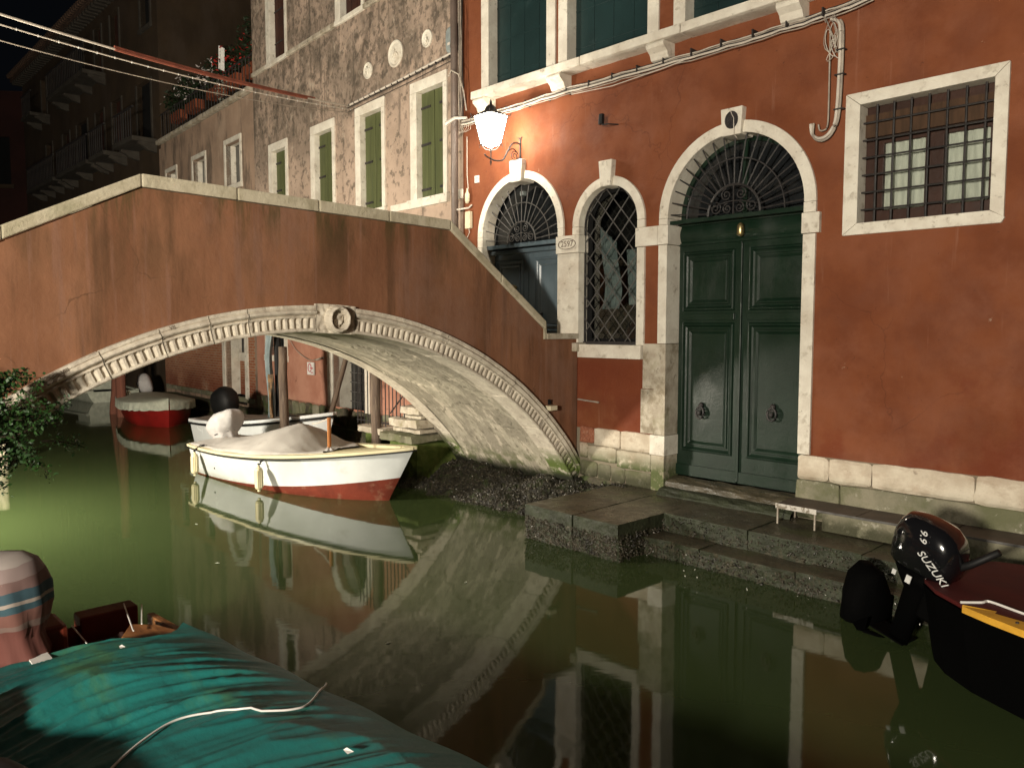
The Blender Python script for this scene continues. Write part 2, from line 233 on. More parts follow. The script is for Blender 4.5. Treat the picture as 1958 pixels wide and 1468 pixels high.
# ------------------------------------------------------------------ mesh helpers
class MB:
    def __init__(s): s.v = []; s.f = []; s.mi = []; s.cur = 0
    def add(s, vs, fs):
        o = len(s.v); s.v += [tuple(p) for p in vs]; s.f += [tuple(i+o for i in f) for f in fs]; s.mi += [s.cur]*len(fs); return s
    def box(s, x0, x1, y0, y1, z0, z1, j=0.0):
        r = (lambda: random.uniform(-j, j)) if j else (lambda: 0)
        vs = [(x+r(), y+r(), z+r()) for z in (z0, z1) for y in (y0, y1) for x in (x0, x1)]
        return s.add(vs, [(0, 2, 3, 1), (4, 5, 7, 6), (0, 1, 5, 4), (2, 6, 7, 3), (0, 4, 6, 2), (1, 3, 7, 5)])
    def bar(s, a, b, r, n=6, r2=None):
        return s.tube([a, b], r, n, r2)
    def tube(s, pts, r, n=6, r2=None, closed=False):
        pts = [Vector(p) for p in pts]; k = len(pts); vs = []; up = Vector((0, 0, 1))
        for i, p in enumerate(pts):
            if closed: t = pts[(i+1) % k]-pts[i-1]
            else: t = pts[min(i+1, k-1)]-pts[max(i-1, 0)]
            t.normalize(); a = up if abs(t.z) < .9 else Vector((1, 0, 0)); x = t.cross(a).normalized(); y = t.cross(x)
            rr = r if r2 is None else r+(r2-r)*i/(k-1)
            if callable(r): rr = r(i/(k-1))
            vs += [p+x*(cos(2*pi*j/n)*rr)+y*(sin(2*pi*j/n)*rr) for j in range(n)]
        fs = []
        for i in range(k if closed else k-1):
            for j in range(n):
                a = i*n+j; b_ = i*n+(j+1) % n; c = ((i+1) % k)*n+(j+1) % n; d = ((i+1) % k)*n+j; fs.append((a, b_, c, d))
        if not closed: fs += [tuple(range(n-1, -1, -1)), tuple((k-1)*n+j for j in range(n))]
        return s.add(vs, fs)
    def prism(s, outer, holes=(), y0=0.0, y1=.1, mp=lambda a, b, y: (a, y, b), back=True):
        loops = [list(outer)]+[list(h) for h in holes]
        flat = [p for l in loops for p in l]; tris = tessellate_polygon([[Vector((p[0], p[1], 0)) for p in l] for l in loops])
        n = len(flat); vs = [mp(p[0], p[1], y0) for p in flat]+[mp(p[0], p[1], y1) for p in flat]
        fs = []
        for t in tris:
            a, b, c = (flat[i] for i in t)
            ar = (b[0]-a[0])*(c[1]-a[1])-(b[1]-a[1])*(c[0]-a[0])
            if abs(ar) < 1e-10: continue
            t = tuple(t) if ar > 0 else tuple(reversed(t))
            fs.append(t)
            if back: fs.append(tuple(i+n for i in reversed(t)))
        o = 0
        for li, l in enumerate(loops):
            ar = sum(l[i][0]*l[(i+1) % len(l)][1]-l[(i+1) % len(l)][0]*l[i][1] for i in range(len(l)))
            for i in range(len(l)):
                a = o+i; b = o+(i+1) % len(l); q = (a, a+n, b+n, b)
                if (ar > 0) != (li == 0): q = tuple(reversed(q))
                fs.append(tuple(reversed(q)) if False else q)
            o += len(l)
        return s.add(vs, fs)
    def lathe(s, prof, n=12, c=(0, 0, 0), sx=1, sy=1):
        vs = [(c[0]+r*cos(2*pi*j/n)*sx, c[1]+r*sin(2*pi*j/n)*sy, c[2]+z) for r, z in prof for j in range(n)]
        fs = [(i*n+j, i*n+(j+1) % n, (i+1)*n+(j+1) % n, (i+1)*n+j) for i in range(len(prof)-1) for j in range(n)]
        fs += [tuple(range(n-1, -1, -1)), tuple((len(prof)-1)*n+j for j in range(n))]
        return s.add(vs, fs)
    def grid(s, fn, nu, nv, close=False):
        vs = [fn(i/nu, j/nv) for j in range(nv+1) for i in range(nu+1)]
        fs = [(j*(nu+1)+i, j*(nu+1)+i+1, (j+1)*(nu+1)+i+1, (j+1)*(nu+1)+i) for j in range(nv) for i in range(nu)]
        return s.add(vs, fs)
    def loft(s, secs, n=14, cap=True):
        # secs: list of (centre, half_x, half_y, exponent) in planes given by (ex, ey) axes
        vs = []
        for c, hx, hy, ex, ax, ay in secs:
            c = Vector(c); ax = Vector(ax); ay = Vector(ay)
            for j in range(n):
                a = 2*pi*j/n; ca, sa = cos(a), sin(a)
                vs.append(c+ax*(math.copysign(abs(ca)**ex, ca)*hx)+ay*(math.copysign(abs(sa)**ex, sa)*hy))
        k = len(secs)
        fs = [(i*n+j, i*n+(j+1) % n, (i+1)*n+(j+1) % n, (i+1)*n+j) for i in range(k-1) for j in range(n)]
        if cap: fs += [tuple(range(n-1, -1, -1)), tuple((k-1)*n+j for j in range(n))]
        return s.add(vs, fs)
    def mesh(s, name):
        me = bpy.data.meshes.new(name); me.from_pydata(s.v, [], s.f); me.update()
        bm = bmesh.new(); bm.from_mesh(me); bmesh.ops.recalc_face_normals(bm, faces=bm.faces); bm.to_mesh(me); bm.free()
        return me
    def build(s, name, m, parent=None, smooth=False, bevel=0.0, loc=None, rot=None, seg=2):
        me = s.mesh(name)
        ms = m if isinstance(m, (list, tuple)) else [m]
        for q in ms: me.materials.append(q)
        if len(ms) > 1:
            for p, i in zip(me.polygons, s.mi): p.material_index = i
        if smooth:
            for p in me.polygons: p.use_smooth = True
        o = bpy.data.objects.new(name, me); col.objects.link(o)
        if parent: o.parent = parent
        if loc is not None: o.location = loc
        if rot is not None: o.rotation_euler = rot
        if bevel:
            b = o.modifiers.new('bevel', 'BEVEL'); b.width = bevel; b.segments = seg; b.limit_method = 'ANGLE'; b.angle_limit = radians(40)
        if smooth == 'auto': pass
        return o
def tag(o, label=None, cat=None, group=None, kind=None):
    if label: o['label'] = label
    if cat: o['category'] = cat
    if group: o['group'] = group
    if kind: o['kind'] = kind
    return o
def thing(name, label, cat, loc=(0, 0, 0), rot=(0, 0, 0), group=None):
    o = bpy.data.objects.new(name, None); col.objects.link(o); o.location = loc; o.rotation_euler = rot; o.empty_display_size = .2
    return tag(o, label, cat, group)
def share(src, name, parent, loc, rot=(0, 0, 0), sc=(1, 1, 1)):
    c = src.copy(); c.name = name; col.objects.link(c); c.parent = parent; c.location = loc; c.rotation_euler = rot; c.scale = sc; return c
def text(txt, size, m, parent, mtx, name='lettering', ext=.002, shear=0.0, sx=1.0, align='CENTER'):
    cu = bpy.data.curves.new(name, 'FONT'); cu.body = txt; cu.size = size; cu.extrude = ext; cu.align_x = align; cu.align_y = 'CENTER'; cu.shear = shear; cu.resolution_u = 3
    t = bpy.data.objects.new('tmp', cu); col.objects.link(t); bpy.context.view_layer.update()
    me = bpy.data.meshes.new_from_object(t.evaluated_get(bpy.context.evaluated_depsgraph_get())); bpy.data.objects.remove(t)
    me.materials.clear(); me.materials.append(m)
    for v in me.vertices: v.co.x *= sx
    o = bpy.data.objects.new(name, me); col.objects.link(o); o.parent = parent; o.matrix_local = mtx; return o
UPRIGHT = Matrix.Rotation(radians(90), 4, 'X')   # text facing local -y
def arch(x0, x1, z0, zs, n=20, zb=None):
    c = (x0+x1)/2; r = (x1-x0)/2
    return [(x0, z0), (x1, z0)]+[(c+r*cos(pi*i/n), zs+r*sin(pi*i/n)) for i in range(n+1)]
def rect(x0, x1, z0, z1): return [(x0, z0), (x1, z0), (x1, z1), (x0, z1)]
def arcband(x0, x1, i0, i1, zs, zb, a0=0, a1=pi, n=20):
    c = (x0+x1)/2; ro = (x1-x0)/2; ri = (i1-i0)/2; pts = [(c+ro*cos(a0+(a1-a0)*i/n), zs+ro*sin(a0+(a1-a0)*i/n)) for i in range(n+1)]
    pts += [(c+ri*cos(a1+(a0-a1)*i/n), zs+ri*sin(a1+(a0-a1)*i/n)) for i in range(n+1)]
    return pts
def stone(parent, name, outline, y0, y1, m=None, bevel=.006, label=None):
    o = MB().prism(outline, (), y0, y1).build(name, m or M_stone, parent, bevel=bevel)
    if label: o['label'] = label
    return o
def rough_block(parent, name, x0, x1, y0, y1, z0, z1, m, amp=.012, label=None, n=5, seed=0):
    # a stone with uneven faces
    me = bmesh.new(); bmesh.ops.create_cube(me, size=1)
    bmesh.ops.subdivide_edges(me, edges=me.edges[:], cuts=n, use_grid_fill=True)
    o0 = Vector(((x0+x1)/2, (y0+y1)/2, (z0+z1)/2)); d = Vector((x1-x0, y1-y0, z1-z0))
    for v in me.verts:
        q = v.co.copy(); m_ = [abs(a) > .49 for a in q]; cnt = sum(m_)
        p = Vector((q.x*d.x, q.y*d.y, q.z*d.z)); 
        if cnt >= 2: p -= Vector([math.copysign(.006+amp*.5, a) if b else 0 for a, b in zip(q, m_)])
        nv = noise.noise_vector((p+o0)*6+Vector((seed, 0, 0)))
        v.co = o0+p+nv*amp
    mesh = bpy.data.meshes.new(name); me.to_mesh(mesh); me.free(); mesh.materials.append(m)
    o = bpy.data.objects.new(name, mesh); col.objects.link(o); o.parent = parent
    if label: o['label'] = label
    return o

# ------------------------------------------------------------------ setting: water, ground behind, quay
wm = MB(); wm.add([(-90, -12, 0), (40, -12, 0), (40, 90, 0), (-90, 90, 0)], [(0, 1, 2, 3)])
tag(wm.build('canal_water', M_water), kind='structure')
q = MB(); q.box(-70, 40, -30, -8.6, -1.0, 1.0); o = q.build('quay', M_quay, loc=O, rot=(0, 0, ANG_R), bevel=.02); tag(o, kind='structure')
g = MB(); g.box(-150, 150, -60, 150, -3, -1.2); tag(g.build('canal_bed', M_foundation), kind='structure')

# ------------------------------------------------------------------ red house
H = thing('red_house', 'terracotta red stuccoed house with white stone arches and a green double door', 'house', O, (0, 0, ANG_R))
wall_out = [(C0, -.6), (15, -.6), (15, 10.5), (C0, 10.5)]
upw = [(-.52, .76), (1.10, 2.52), (3.02, 4.44), (4.95, 6.37)]
holes = [arch(-.69, 1.03, 2.1, 3.89), arch(1.31, 2.43, 2.15, 3.88), arch(2.77, 4.69, .45, 3.85), rect(5.11, 6.46, 3.51, 4.83)]+[rect(a, b, 6.12, 9.2) for a, b in upw]
MB().prism(wall_out, holes, 0, .12).build('wall', M_red, H)
MB().box(C0, 15, .9, 1.0, -.6, 10.5).build('inner_wall', M_dkroom, H)
# small arched door
stone(H, 'arch_stone', arcband(-.75, 1.08, -.63, .97, 3.89, 0, radians(100), pi)+[(-.75, 3.65), (-.63, 3.65)][::1] if False else arcband(-.75, 1.08, -.63, .97, 3.89, 0, radians(99), pi), -.035, .22)
stone(H, 'arch_stone', arcband(-.75, 1.08, -.63, .97, 3.89, 0, 0, radians(81)), -.035, .22)
stone(H, 'jamb_stone', [(-.75, 3.74), (-.63, 3.74), (-.63, 3.89), (-.75, 3.89)], -.035, .22)
stone(H, 'jamb_stone', rect(-.77, -.62, 3.50, 3.735), -.05, .22)
stone(H, 'jamb_stone', rect(-.75, -.63, 2.28, 3.495), -.035, .22)
stone(H, 'jamb_stone', rect(.97, 1.08, 3.775, 3.888), -.035, .22)
stone(H, 'keystone', [(.055, 4.64), (.275, 4.64), (.30, 4.96), (.03, 4.96)], -.09, .20, bevel=.01)
stone(H, 'impost_block', rect(.955, 1.385, 3.53, 3.77), -.055, .24)
stone(H, 'pillar_stone', rect(.97, 1.37, 2.282, 3.526), -.035, .24)
stone(H, 'door_slab', rect(.20, 1.42, 2.16, 2.28), -.13, .3, M_stonedark, .01)
def oval(parent, x, z, a, b, y0, y1, m, name, n=24):
    return MB().prism([(x+a*cos(2*pi*i/n), z+b*sin(2*pi*i/n)) for i in range(n)], (), y0, y1).build(name, m, parent, bevel=.003)
ov = [(1.17+.165*cos(2*pi*i/28), 3.655+.075*sin(2*pi*i/28)) for i in range(28)]; ovi = [(1.17+.155*cos(2*pi*i/28), 3.655+.067*sin(2*pi*i/28)) for i in range(28)]
MB().prism(ov, [ovi], -.062, -.05).build('number_border', M_text, H)
text('2597', .115, M_text, H, Matrix.Translation((1.17, -.056, 3.655)) @ UPRIGHT, 'house_number', .002)
# lattice window
for a0, a1 in ((radians(99), pi), (0, radians(80))): stone(H, 'arch_stone', arcband(1.25, 2.49, 1.37, 2.37, 3.88, 0, a0, a1, 14), -.035, .2)
stone(H, 'jamb_stone', rect(1.25, 1.37, 3.775, 3.877), -.035, .2)
stone(H, 'keystone', [(1.79, 4.36), (1.96, 4.36), (1.99, 4.70), (1.76, 4.70)], -.09, .20, bevel=.01)
stone(H, 'jamb_stone', rect(2.37, 2.49, 2.262, 3.525), -.035, .2)
stone(H, 'jamb_stone', rect(2.37, 2.49, 3.775, 3.877), -.035, .2)
stone(H, 'impost_block', rect(2.355, 2.70, 3.53, 3.77), -.05, .2)
stone(H, 'window_sill', rect(1.385, 2.47, 2.08, 2.26), -.07, .22, bevel=.01)
# big door
for a0, a1 in ((radians(93), pi), (0, radians(82))): stone(H, 'arch_stone', arcband(2.71, 4.75, 2.84, 4.61, 3.85, 0, a0, a1, 18), -.035, .28)
stone(H, 'keystone', [(3.62, 4.70), (3.86, 4.70), (3.88, 5.01), (3.60, 5.01)], -.09, .2, bevel=.008)
oval(H, 3.745, 4.87, .085, .10, -.10, -.085, M_iron, 'oval_medallion')
tb = MB()
for r in (.07, .045, .02): tb.tube([(3.745+r*cos(a*pi/8), -.104, 4.87+r*1.15*sin(a*pi/8)) for a in range(16)], .006, 5, closed=True)
tb.build('medallion_relief', M_iron, H)
MB().tube([(3.74, -.11, 4.98), (3.76, -.115, 4.93), (3.79, -.12, 4.88), (3.79, -.11, 4.70), (3.80, -.05, 4.66)], .005, 5).build('bell_wire', M_cablewhite, H)
stone(H, 'jamb_stone', rect(2.71, 2.84, 3.775, 3.848), -.035, .28)
stone(H, 'impost_block', rect(2.705, 2.86, 3.53, 3.77), -.05, .28)
stone(H, 'jamb_stone', rect(2.71, 2.84, 2.29, 3.525), -.035, .28)
stone(H, 'jamb_stone', rect(2.66, 2.84, 1.12, 2.285), -.035, .28, M_stonedark)
stone(H, 'jamb_stone', rect(4.61, 4.75, 1.10, 3.505), -.035, .28)
stone(H, 'jamb_stone', rect(4.61, 4.75, 3.735, 3.848), -.035, .28)
stone(H, 'impost_block', rect(4.60, 4.80, 3.51, 3.73), -.055, .28)
stone(H, 'base_stone', rect(2.62, 2.85, .86, 1.115), -.05, .28)
stone(H, 'base_stone', rect(2.64, 2.84, .35, .855), -.04, .28, M_plinth)
stone(H, 'quoin_stone', rect(2.475, 2.655, 1.70, 2.285), -.02, .1, M_stonedark)
stone(H, 'quoin_stone', rect(2.45, 2.655, 1.12, 1.695), -.022, .1, M_stonedark)
# plinth left of the big door
k = 0
for x0, x1, z0, z1, m in ((1.40, 1.66, .89, 1.115, M_porph), (1.665, 2.12, .87, 1.11, M_plinth), (2.125, 2.615, .86, 1.115, M_plinth)):
    rough_block(H, 'plinth_stone', x0, x1, -.035, .1, z0, z1, m, .008, 'speckled red stone block' if m is M_porph else None, seed=k); k += 1
for x0, x1, z0, z1 in ((1.40, 1.55, .68, .885), (1.555, 2.06, .66, .865), (2.065, 2.63, .62, .855)): rough_block(H, 'plinth_stone', x0, x1, -.045, .1, z0, z1, M_plinth, .010, seed=k); k += 1
for x0, x1, z0, z1 in ((1.40, 1.72, .42, .64), (1.73, 1.95, .41, .63), (1.96, 2.20, .40, .61), (2.21, 2.63, .38, .60)): rough_block(H, 'footing_stone', x0, x1, -.03, .1, z0, z1, M_plinthlow, .012, seed=k); k += 1
rough_block(H, 'footing_stone', 1.38, 2.66, -.02, .1, .1, .42, M_foundation, .02, n=9, seed=3)
# plinth right of the big door
for x0, x1 in ((4.62, 4.965), (4.975, 5.42), (5.43, 6.38), (6.39, 7.3), (7.31, 8.3), (8.31, 9.4)):
    rough_block(H, 'plinth_stone', x0, x1, -.05, .1, .83+random.uniform(-.01, .01), 1.10+random.uniform(-.012, .012), M_plinth, .013, n=7, seed=k); k += 1
for x0, x1 in ((4.61, 5.10), (5.105, 7.4), (7.405, 9.8)): rough_block(H, 'plinth_base', x0, x1, -.055, .1, .40, .822, M_plinthlow, .008, n=7, seed=k); k += 1
# moulded panel rings
def panel_rings(mb, x0, x1, z0, z1, prof, y):
    # prof: list of (inset, depth); closes with a flat field
    for (i0, d0), (i1, d1) in zip(prof, prof[1:]):
        a = [(x0+i0, z0+i0), (x1-i0, z0+i0), (x1-i0, z1-i0), (x0+i0, z1-i0)]; b = [(x0+i1, z0+i1), (x1-i1, z0+i1), (x1-i1, z1-i1), (x0+i1, z1-i1)]
        mb.add([(p[0], y+d0, p[1]) for p in a]+[(p[0], y+d1, p[1]) for p in b], [(j, (j+1) % 4, 4+(j+1) % 4, 4+j) for j in range(4)])
    i, d = prof[-1]
    mb.add([(x0+i, y+d, z0+i), (x1-i, y+d, z0+i), (x1-i, y+d, z1-i), (x0+i, y+d, z1-i)], [(0, 1, 2, 3)])
def leaf(mb, x0, x1, z0, z1, y, panels, prof):
    hl = [rect(*p) for p in panels]
    mb.prism(rect(x0, x1, z0, z1), hl, y, y+.06, back=False)
    for p in panels: panel_rings(mb, *p, prof, y)
PROF = [(0, 0), (.012, -.018), (.03, -.022), (.042, .0), (.06, .012), (.075, .012), (.085, -.004), (.10, -.004), (.125, .014), (.135, .006)]
def knocker(parent, x, y, z, m):
    mb = MB(); mb.lathe([(.0, .0), (.035, .005), (.03, .02), (.012, .035), (0, .038)], 10, (0, 0, 0)); 
    vs = mb.v; mb.v = [(x+a, y-c, z+.07+b) for a, b, c in vs]
    mb.tube([(x-.0+.055*sin(t), y-.03-.012*sin(t/2), z+.055-.075+.075*cos(t)) for t in [i*2*pi/16 for i in range(16)]], .013, 6, closed=True)
    mb.tube([(x, y-.045, z+.0), (x, y-.05, z-.03), (x, y-.045, z-.06)], .03, 7, .016); mb.tube([(x-.03, y-.03, z+.02), (x+.03, y-.03, z+.02)], .014, 6)
    return mb.build('knocker', m, parent, smooth=True)
DD = bpy.data.objects.new('double_door', None); col.objects.link(DD); DD.parent = H; DD['label'] = 'tall dark green panelled double door'
for x0, x1 in ((2.80, 3.715), (3.725, 4.68)):
    mb = MB(); wdt = x1-x0
    leaf(mb, x0, x1, .60, 3.52, .25, [(x0+.10, x1-.08, .92, 2.55), (x0+.10, x1-.08, 2.70, 3.44)], PROF)
    mb.box(x0+.005, x1-.005, .225, .25, .60, .74); mb.box(x0+.09, x1-.07, .215, .25, 2.585, 2.665)
    mb.build('door_leaf', M_door, DD, bevel=.004)
knocker(DD, 3.20, .24, 1.45, M_iron); knocker(DD, 4.17, .24, 1.50, M_iron)
mb = MB(); mb.box(3.70, 3.74, .215, .25, .62, 3.5); mb.build('meeting_rail', M_door, DD, bevel=.006)
mb = MB(); mb.box(2.80, 4.68, .22, .32, 3.52, 3.55); mb.box(2.80, 4.68, .20, .32, 3.76, 3.80)
mb.grid(lambda a, b: (2.80+1.88*a, .25-.035*sin(pi*b), 3.55+.21*b), 2, 8); mb.build('transom', M_door, DD)
mb = MB(); mb.box(2.80, 4.68, .02, .09, 3.77, 3.815); mb.build('transom_bar', M_door, DD)
mb = MB(); mb.lathe([(0, 0), (.03, .01), (.042, .03), (.042, .12), (.03, .145), (.012, .16), (0, .165)], 12, (3.75, .15, 3.565)); mb.build('door_lamp', M_brass, DD, smooth=True)
MB().prism(arch(2.80, 4.66, 3.80, 3.86, 20), (), .30, .31).build('fanlight_glass', M_glassdk, DD)
mb = MB(); mb.prism(arch(2.80, 4.66, 3.80, 3.86, 20), [arch(2.90, 4.56, 3.86, 3.86, 20)], .26, .298); mb.box(3.70, 3.76, .26, .298, 3.8, 4.7); mb.build('fanlight_frame', M_door, DD)
def spiral(cx, y, cz, r, turns=1.6, a0=0, sgn=1, n=26):
    return [(cx+r*(1-.8*i/n)*cos(a0+sgn*2*pi*turns*i/n), y, cz+r*(1-.8*i/n)*sin(a0+sgn*2*pi*turns*i/n)) for i in range(n+1)]
def fan_grille(parent, cx, cz, ri, ro, rm, y, n, m, rr=.008, bend=0.0):
    G_ = bpy.data.objects.new('fan_grille', None); col.objects.link(G_); G_.parent = parent
    bar0 = None
    for i in range(n):
        a = pi*(i+.5)/n; L_ = ro-ri
        if bar0 is None: bar0 = MB().tube([(ri, 0, 0), (ro-.015, 0, 0), (ro, bend, 0)], rr, 5).build('bar', m, G_, loc=(cx, y, cz), rot=(0, -a, 0))
        else: share(bar0, 'bar', G_, (cx, y, cz), (0, -a, 0))
    MB().tube([(cx+rm*cos(pi*i/24), y-.006, cz+rm*sin(pi*i/24)) for i in range(25)], rr, 5).build('grille_arc', m, G_)
    MB().tube([(cx+ri*cos(pi*i/24), y-.006, cz+ri*sin(pi*i/24)) for i in range(25)], rr*1.6, 6).build('grille_arc', m, G_)
    sc = MB(); k = ri/.36
    for sx in (-1, 1):
        sc.tube(spiral(cx+sx*.10*k, y-.01, cz+.24*k, .075*k, 1.6, pi/2, -sx), rr*.9, 5)
        sc.tube(spiral(cx+sx*.25*k, y-.01, cz+.085*k, .08*k, 1.6, pi/2, sx), rr*.9, 5)
        sc.tube(spiral(cx+sx*.085*k, y-.01, cz+.07*k, .065*k, 1.6, pi/2, -sx), rr*.9, 5)
        sc.tube([(cx, y-.01, cz+.16*k), (cx+sx*.12*k, y-.01, cz+.15*k), (cx+sx*.32*k, y-.01, cz+.10*k)], rr*.8, 5)
    sc.tube([(cx, y-.01, cz), (cx, y-.01, cz+ri)], rr, 5)
    sc.build('scrollwork', m, G_); return G_
fan_grille(DD if False else H, 3.725, 3.82, .34, .92, .64, .03, 19, M_iron, .009, .04)
# small door
D1 = bpy.data.objects.new('arched_door', None); col.objects.link(D1); D1.parent = H; D1['label'] = 'smaller arched door at the head of the bridge'
for x0, x1 in ((-.70, .135), (.145, 1.0)):
    mb = MB(); leaf(mb, x0, x1, 2.25, 3.62, .22, [(x0+.12, x1-.10, 2.42, 3.54)], PROF); mb.build('door_leaf', M_door1, D1, bevel=.004)
knocker(D1, .42, .21, 2.62, M_iron)
mb = MB(); mb.prism([(-.21+.085*cos(t)*(1+.25*cos(4*t)), 3.11+.05*sin(t)*(1+.2*cos(2*t))) for t in [2*pi*i/28 for i in range(28)]], [rect(-.26, -.16, 3.10, 3.125)], .19, .215); mb.build('letter_plate', M_brass, D1)
MB().box(-.25, -.17, .205, .235, 2.93, 2.98).build('name_plate', M_brass, D1)
mb = MB(); mb.box(-.70, 1.0, .10, .28, 3.62, 3.68); mb.box(-.70, 1.0, .05, .28, 3.70, 3.76); mb.build('transom', M_door1, D1, bevel=.006)
MB().prism(arch(-.66, 1.0, 3.76, 3.86, 20), (), .26, .27).build('fanlight_glass', M_glassdk, D1)
fan_grille(H, .165, 3.77, .30, .84, .58, .04, 17, M_irongrey, .008, .02)
MB().box(.12, .19, .05, .12, 4.46, 4.52).build('door_camera', M_greyplastic, D1)
# lattice window contents
LW = bpy.data.objects.new('lattice_window', None); col.objects.link(LW); LW.parent = H
MB().prism(arch(1.33, 2.41, 2.2, 3.88, 20), (), .185, .195).build('window_glass', M_glass, LW)
fr = MB(); fr.prism(arch(1.33, 2.41, 2.2, 3.88, 20), [arch(1.44, 2.32, 2.34, 3.88, 20)], .15, .184); fr.build('window_frame', M_black, LW)
mb = MB(); mb.grid(lambda a, b: (1.52+.30*a+.05*sin(5*b), .30+.02*sin(a*22)+.01*sin(b*9), 2.75+1.15*b-.25*a*b), 24, 10); mb.build('curtain', M_bluecloth, LW, smooth=True)
mb = MB(); mb.grid(lambda a, b: (1.98+.16*a-.05*b, .32+.02*sin(a*18), 2.8+.75*b), 14, 8); mb.build('curtain', M_bluecloth, LW, smooth=True)
mb = MB(); mb.prism(arch(1.365, 2.375, 2.27, 3.88, 20), [arch(1.385, 2.355, 2.30, 3.88, 20)], .085, .11); mb.box(1.37, 2.37, .07, .13, 2.262, 2.30); mb.build('lattice_frame', M_iron, LW)
def inarch(x, z): return 1.38 < x < 2.36 and z > 2.3 and (z < 3.88 or (x-1.87)**2+(z-3.88)**2 < .49**2)
dx, dz = .27, .31
for sgn in (-1, 1):
    for k in range(-14, 16):
        x_at = lambda t: 1.87+k*dx/1+sgn*(t-3.3)*dx/dz
        zs_ = [z/200 for z in range(440, 900) if inarch(x_at(z/200), z/200)]
        if len(zs_) < 6: continue
        a, b = min(zs_), max(zs_); A = Vector((x_at(a), .095+.008*sgn, a)); B_ = Vector((x_at(b), .095+.008*sgn, b))
        MB().bar(A, B_, .0085, 5).build('lattice_bar', M_irongrey, LW)
# barred window
BW = bpy.data.objects.new('barred_window', None); col.objects.link(BW); BW.parent = H
X0, X1, Z0, Z1 = 5.04, 6.52, 3.45, 4.89
for nm, ol in (('lintel', [(5.04, 4.89), (5.19, 4.765), (6.40, 4.775), (6.52, 4.89)]), ('sill', [(5.04, 3.45), (6.50, 3.45), (6.53, 3.50), (6.40, 3.572), (5.19, 3.568)]), ('jamb', [(5.04, 3.453), (5.188, 3.571), (5.188, 4.762), (5.04, 4.887)]), ('jamb', [(6.403, 3.575), (6.52, 3.503), (6.52, 4.887), (6.403, 4.772)])):
    stone(BW, nm, ol, -.035, .16)
mb = MB(); mb.box(5.12, 6.45, .30, .33, 3.5, 4.85)
for r in (rect(5.38, 5.78, 3.72, 4.42), rect(5.96, 6.34, 3.72, 4.42)): pass
MB().prism(rect(5.12, 6.46, 3.5, 4.85), [rect(5.36, 5.76, 3.70, 4.38), rect(5.93, 6.33, 3.70, 4.38)], .17, .23).build('window_frame', M_wood, BW, bevel=.006)
MB().prism([(5.14, 4.45), (6.44, 4.45), (6.44, 4.68), (5.14, 4.68)], (), .12, .168).build('rolled_blind', mat('brown_blind', (.070, .036, .018), (.045, .024, .012), 4, .8, stretch=(6, 1, 1)), BW)
for a, b in ((5.36, 5.76), (5.93, 6.33)):
    MB().grid(lambda p, q_: (a+(b-a)*p, .215+.008*sin(p*30+q_*3), 3.70+.68*q_), 30, 4).build('curtain', M_curtain, BW, smooth=True)
    MB().box(a, b, .196, .199, 3.70, 4.38).build('window_pane', M_glass, BW)
MB().box(5.84, 5.90, .15, .168, 3.575, 3.585).build('door_stop', M_whitepaint, BW)
for i in range(7): MB().bar((5.315+i*.165, .085, 3.52), (5.315+i*.165, .085, 4.82), .011, 6).build('window_bar', M_iron, BW)
for i in range(6): MB().bar((5.10, .065, 3.71+i*.176), (6.46, .065, 3.71+i*.176), .010, 6).build('window_bar', M_iron, BW)
# upper windows and sill course
sx = [-.67, 1.55, 3.13, 5.9, 9.0]
for a, b in zip(sx, sx[1:]): rough_block(H, 'sill_stone', a, b-.006, -.25, .25, 5.96, 6.085, M_stone, .004, n=9, seed=a)
prof = [(.05, 5.958), (-.235, 5.958), (-.25, 5.93), (-.235, 5.895), (-.20, 5.87), (-.165, 5.845), (-.15, 5.81), (-.13, 5.775), (-.06, 5.76), (.05, 5.755)]
for x in (-.62, .93, 2.63, 4.34, 6.05):
    MB().prism(prof, (), x, x+.26, mp=lambda a, b, y: (y, a, b)).build('corbel', M_stone, H, bevel=.006)
for a, b in upw:
    UW = bpy.data.objects.new('upper_window', None); col.objects.link(UW); UW.parent = H
    MB().box(a-.14, a+.03, -.03, .18, 6.09, 9.4).build('jamb', M_stone, UW, bevel=.006); MB().box(b-.03, b+.14, -.03, .18, 6.09, 9.4).build('jamb', M_stone, UW, bevel=.006)
    n = 4; wd = (b-a-.07)/n
    for i in range(n): MB().box(a+.035+i*wd, a+.035+(i+1)*wd-.006, .15, .18, 6.10, 9.2).build('shutter_plank', M_dkshutter, UW, bevel=.004)
    for z in (6.35, 6.85, 7.35, 7.85, 8.35): MB().box(a+.04, b-.04, .143, .150, z, z+.022).build('shutter_batten', M_dkshutter, UW)
MB().box(C0-.02, 15, -.01, .4, 10.5, 10.7).build('cornice', M_stone, H)

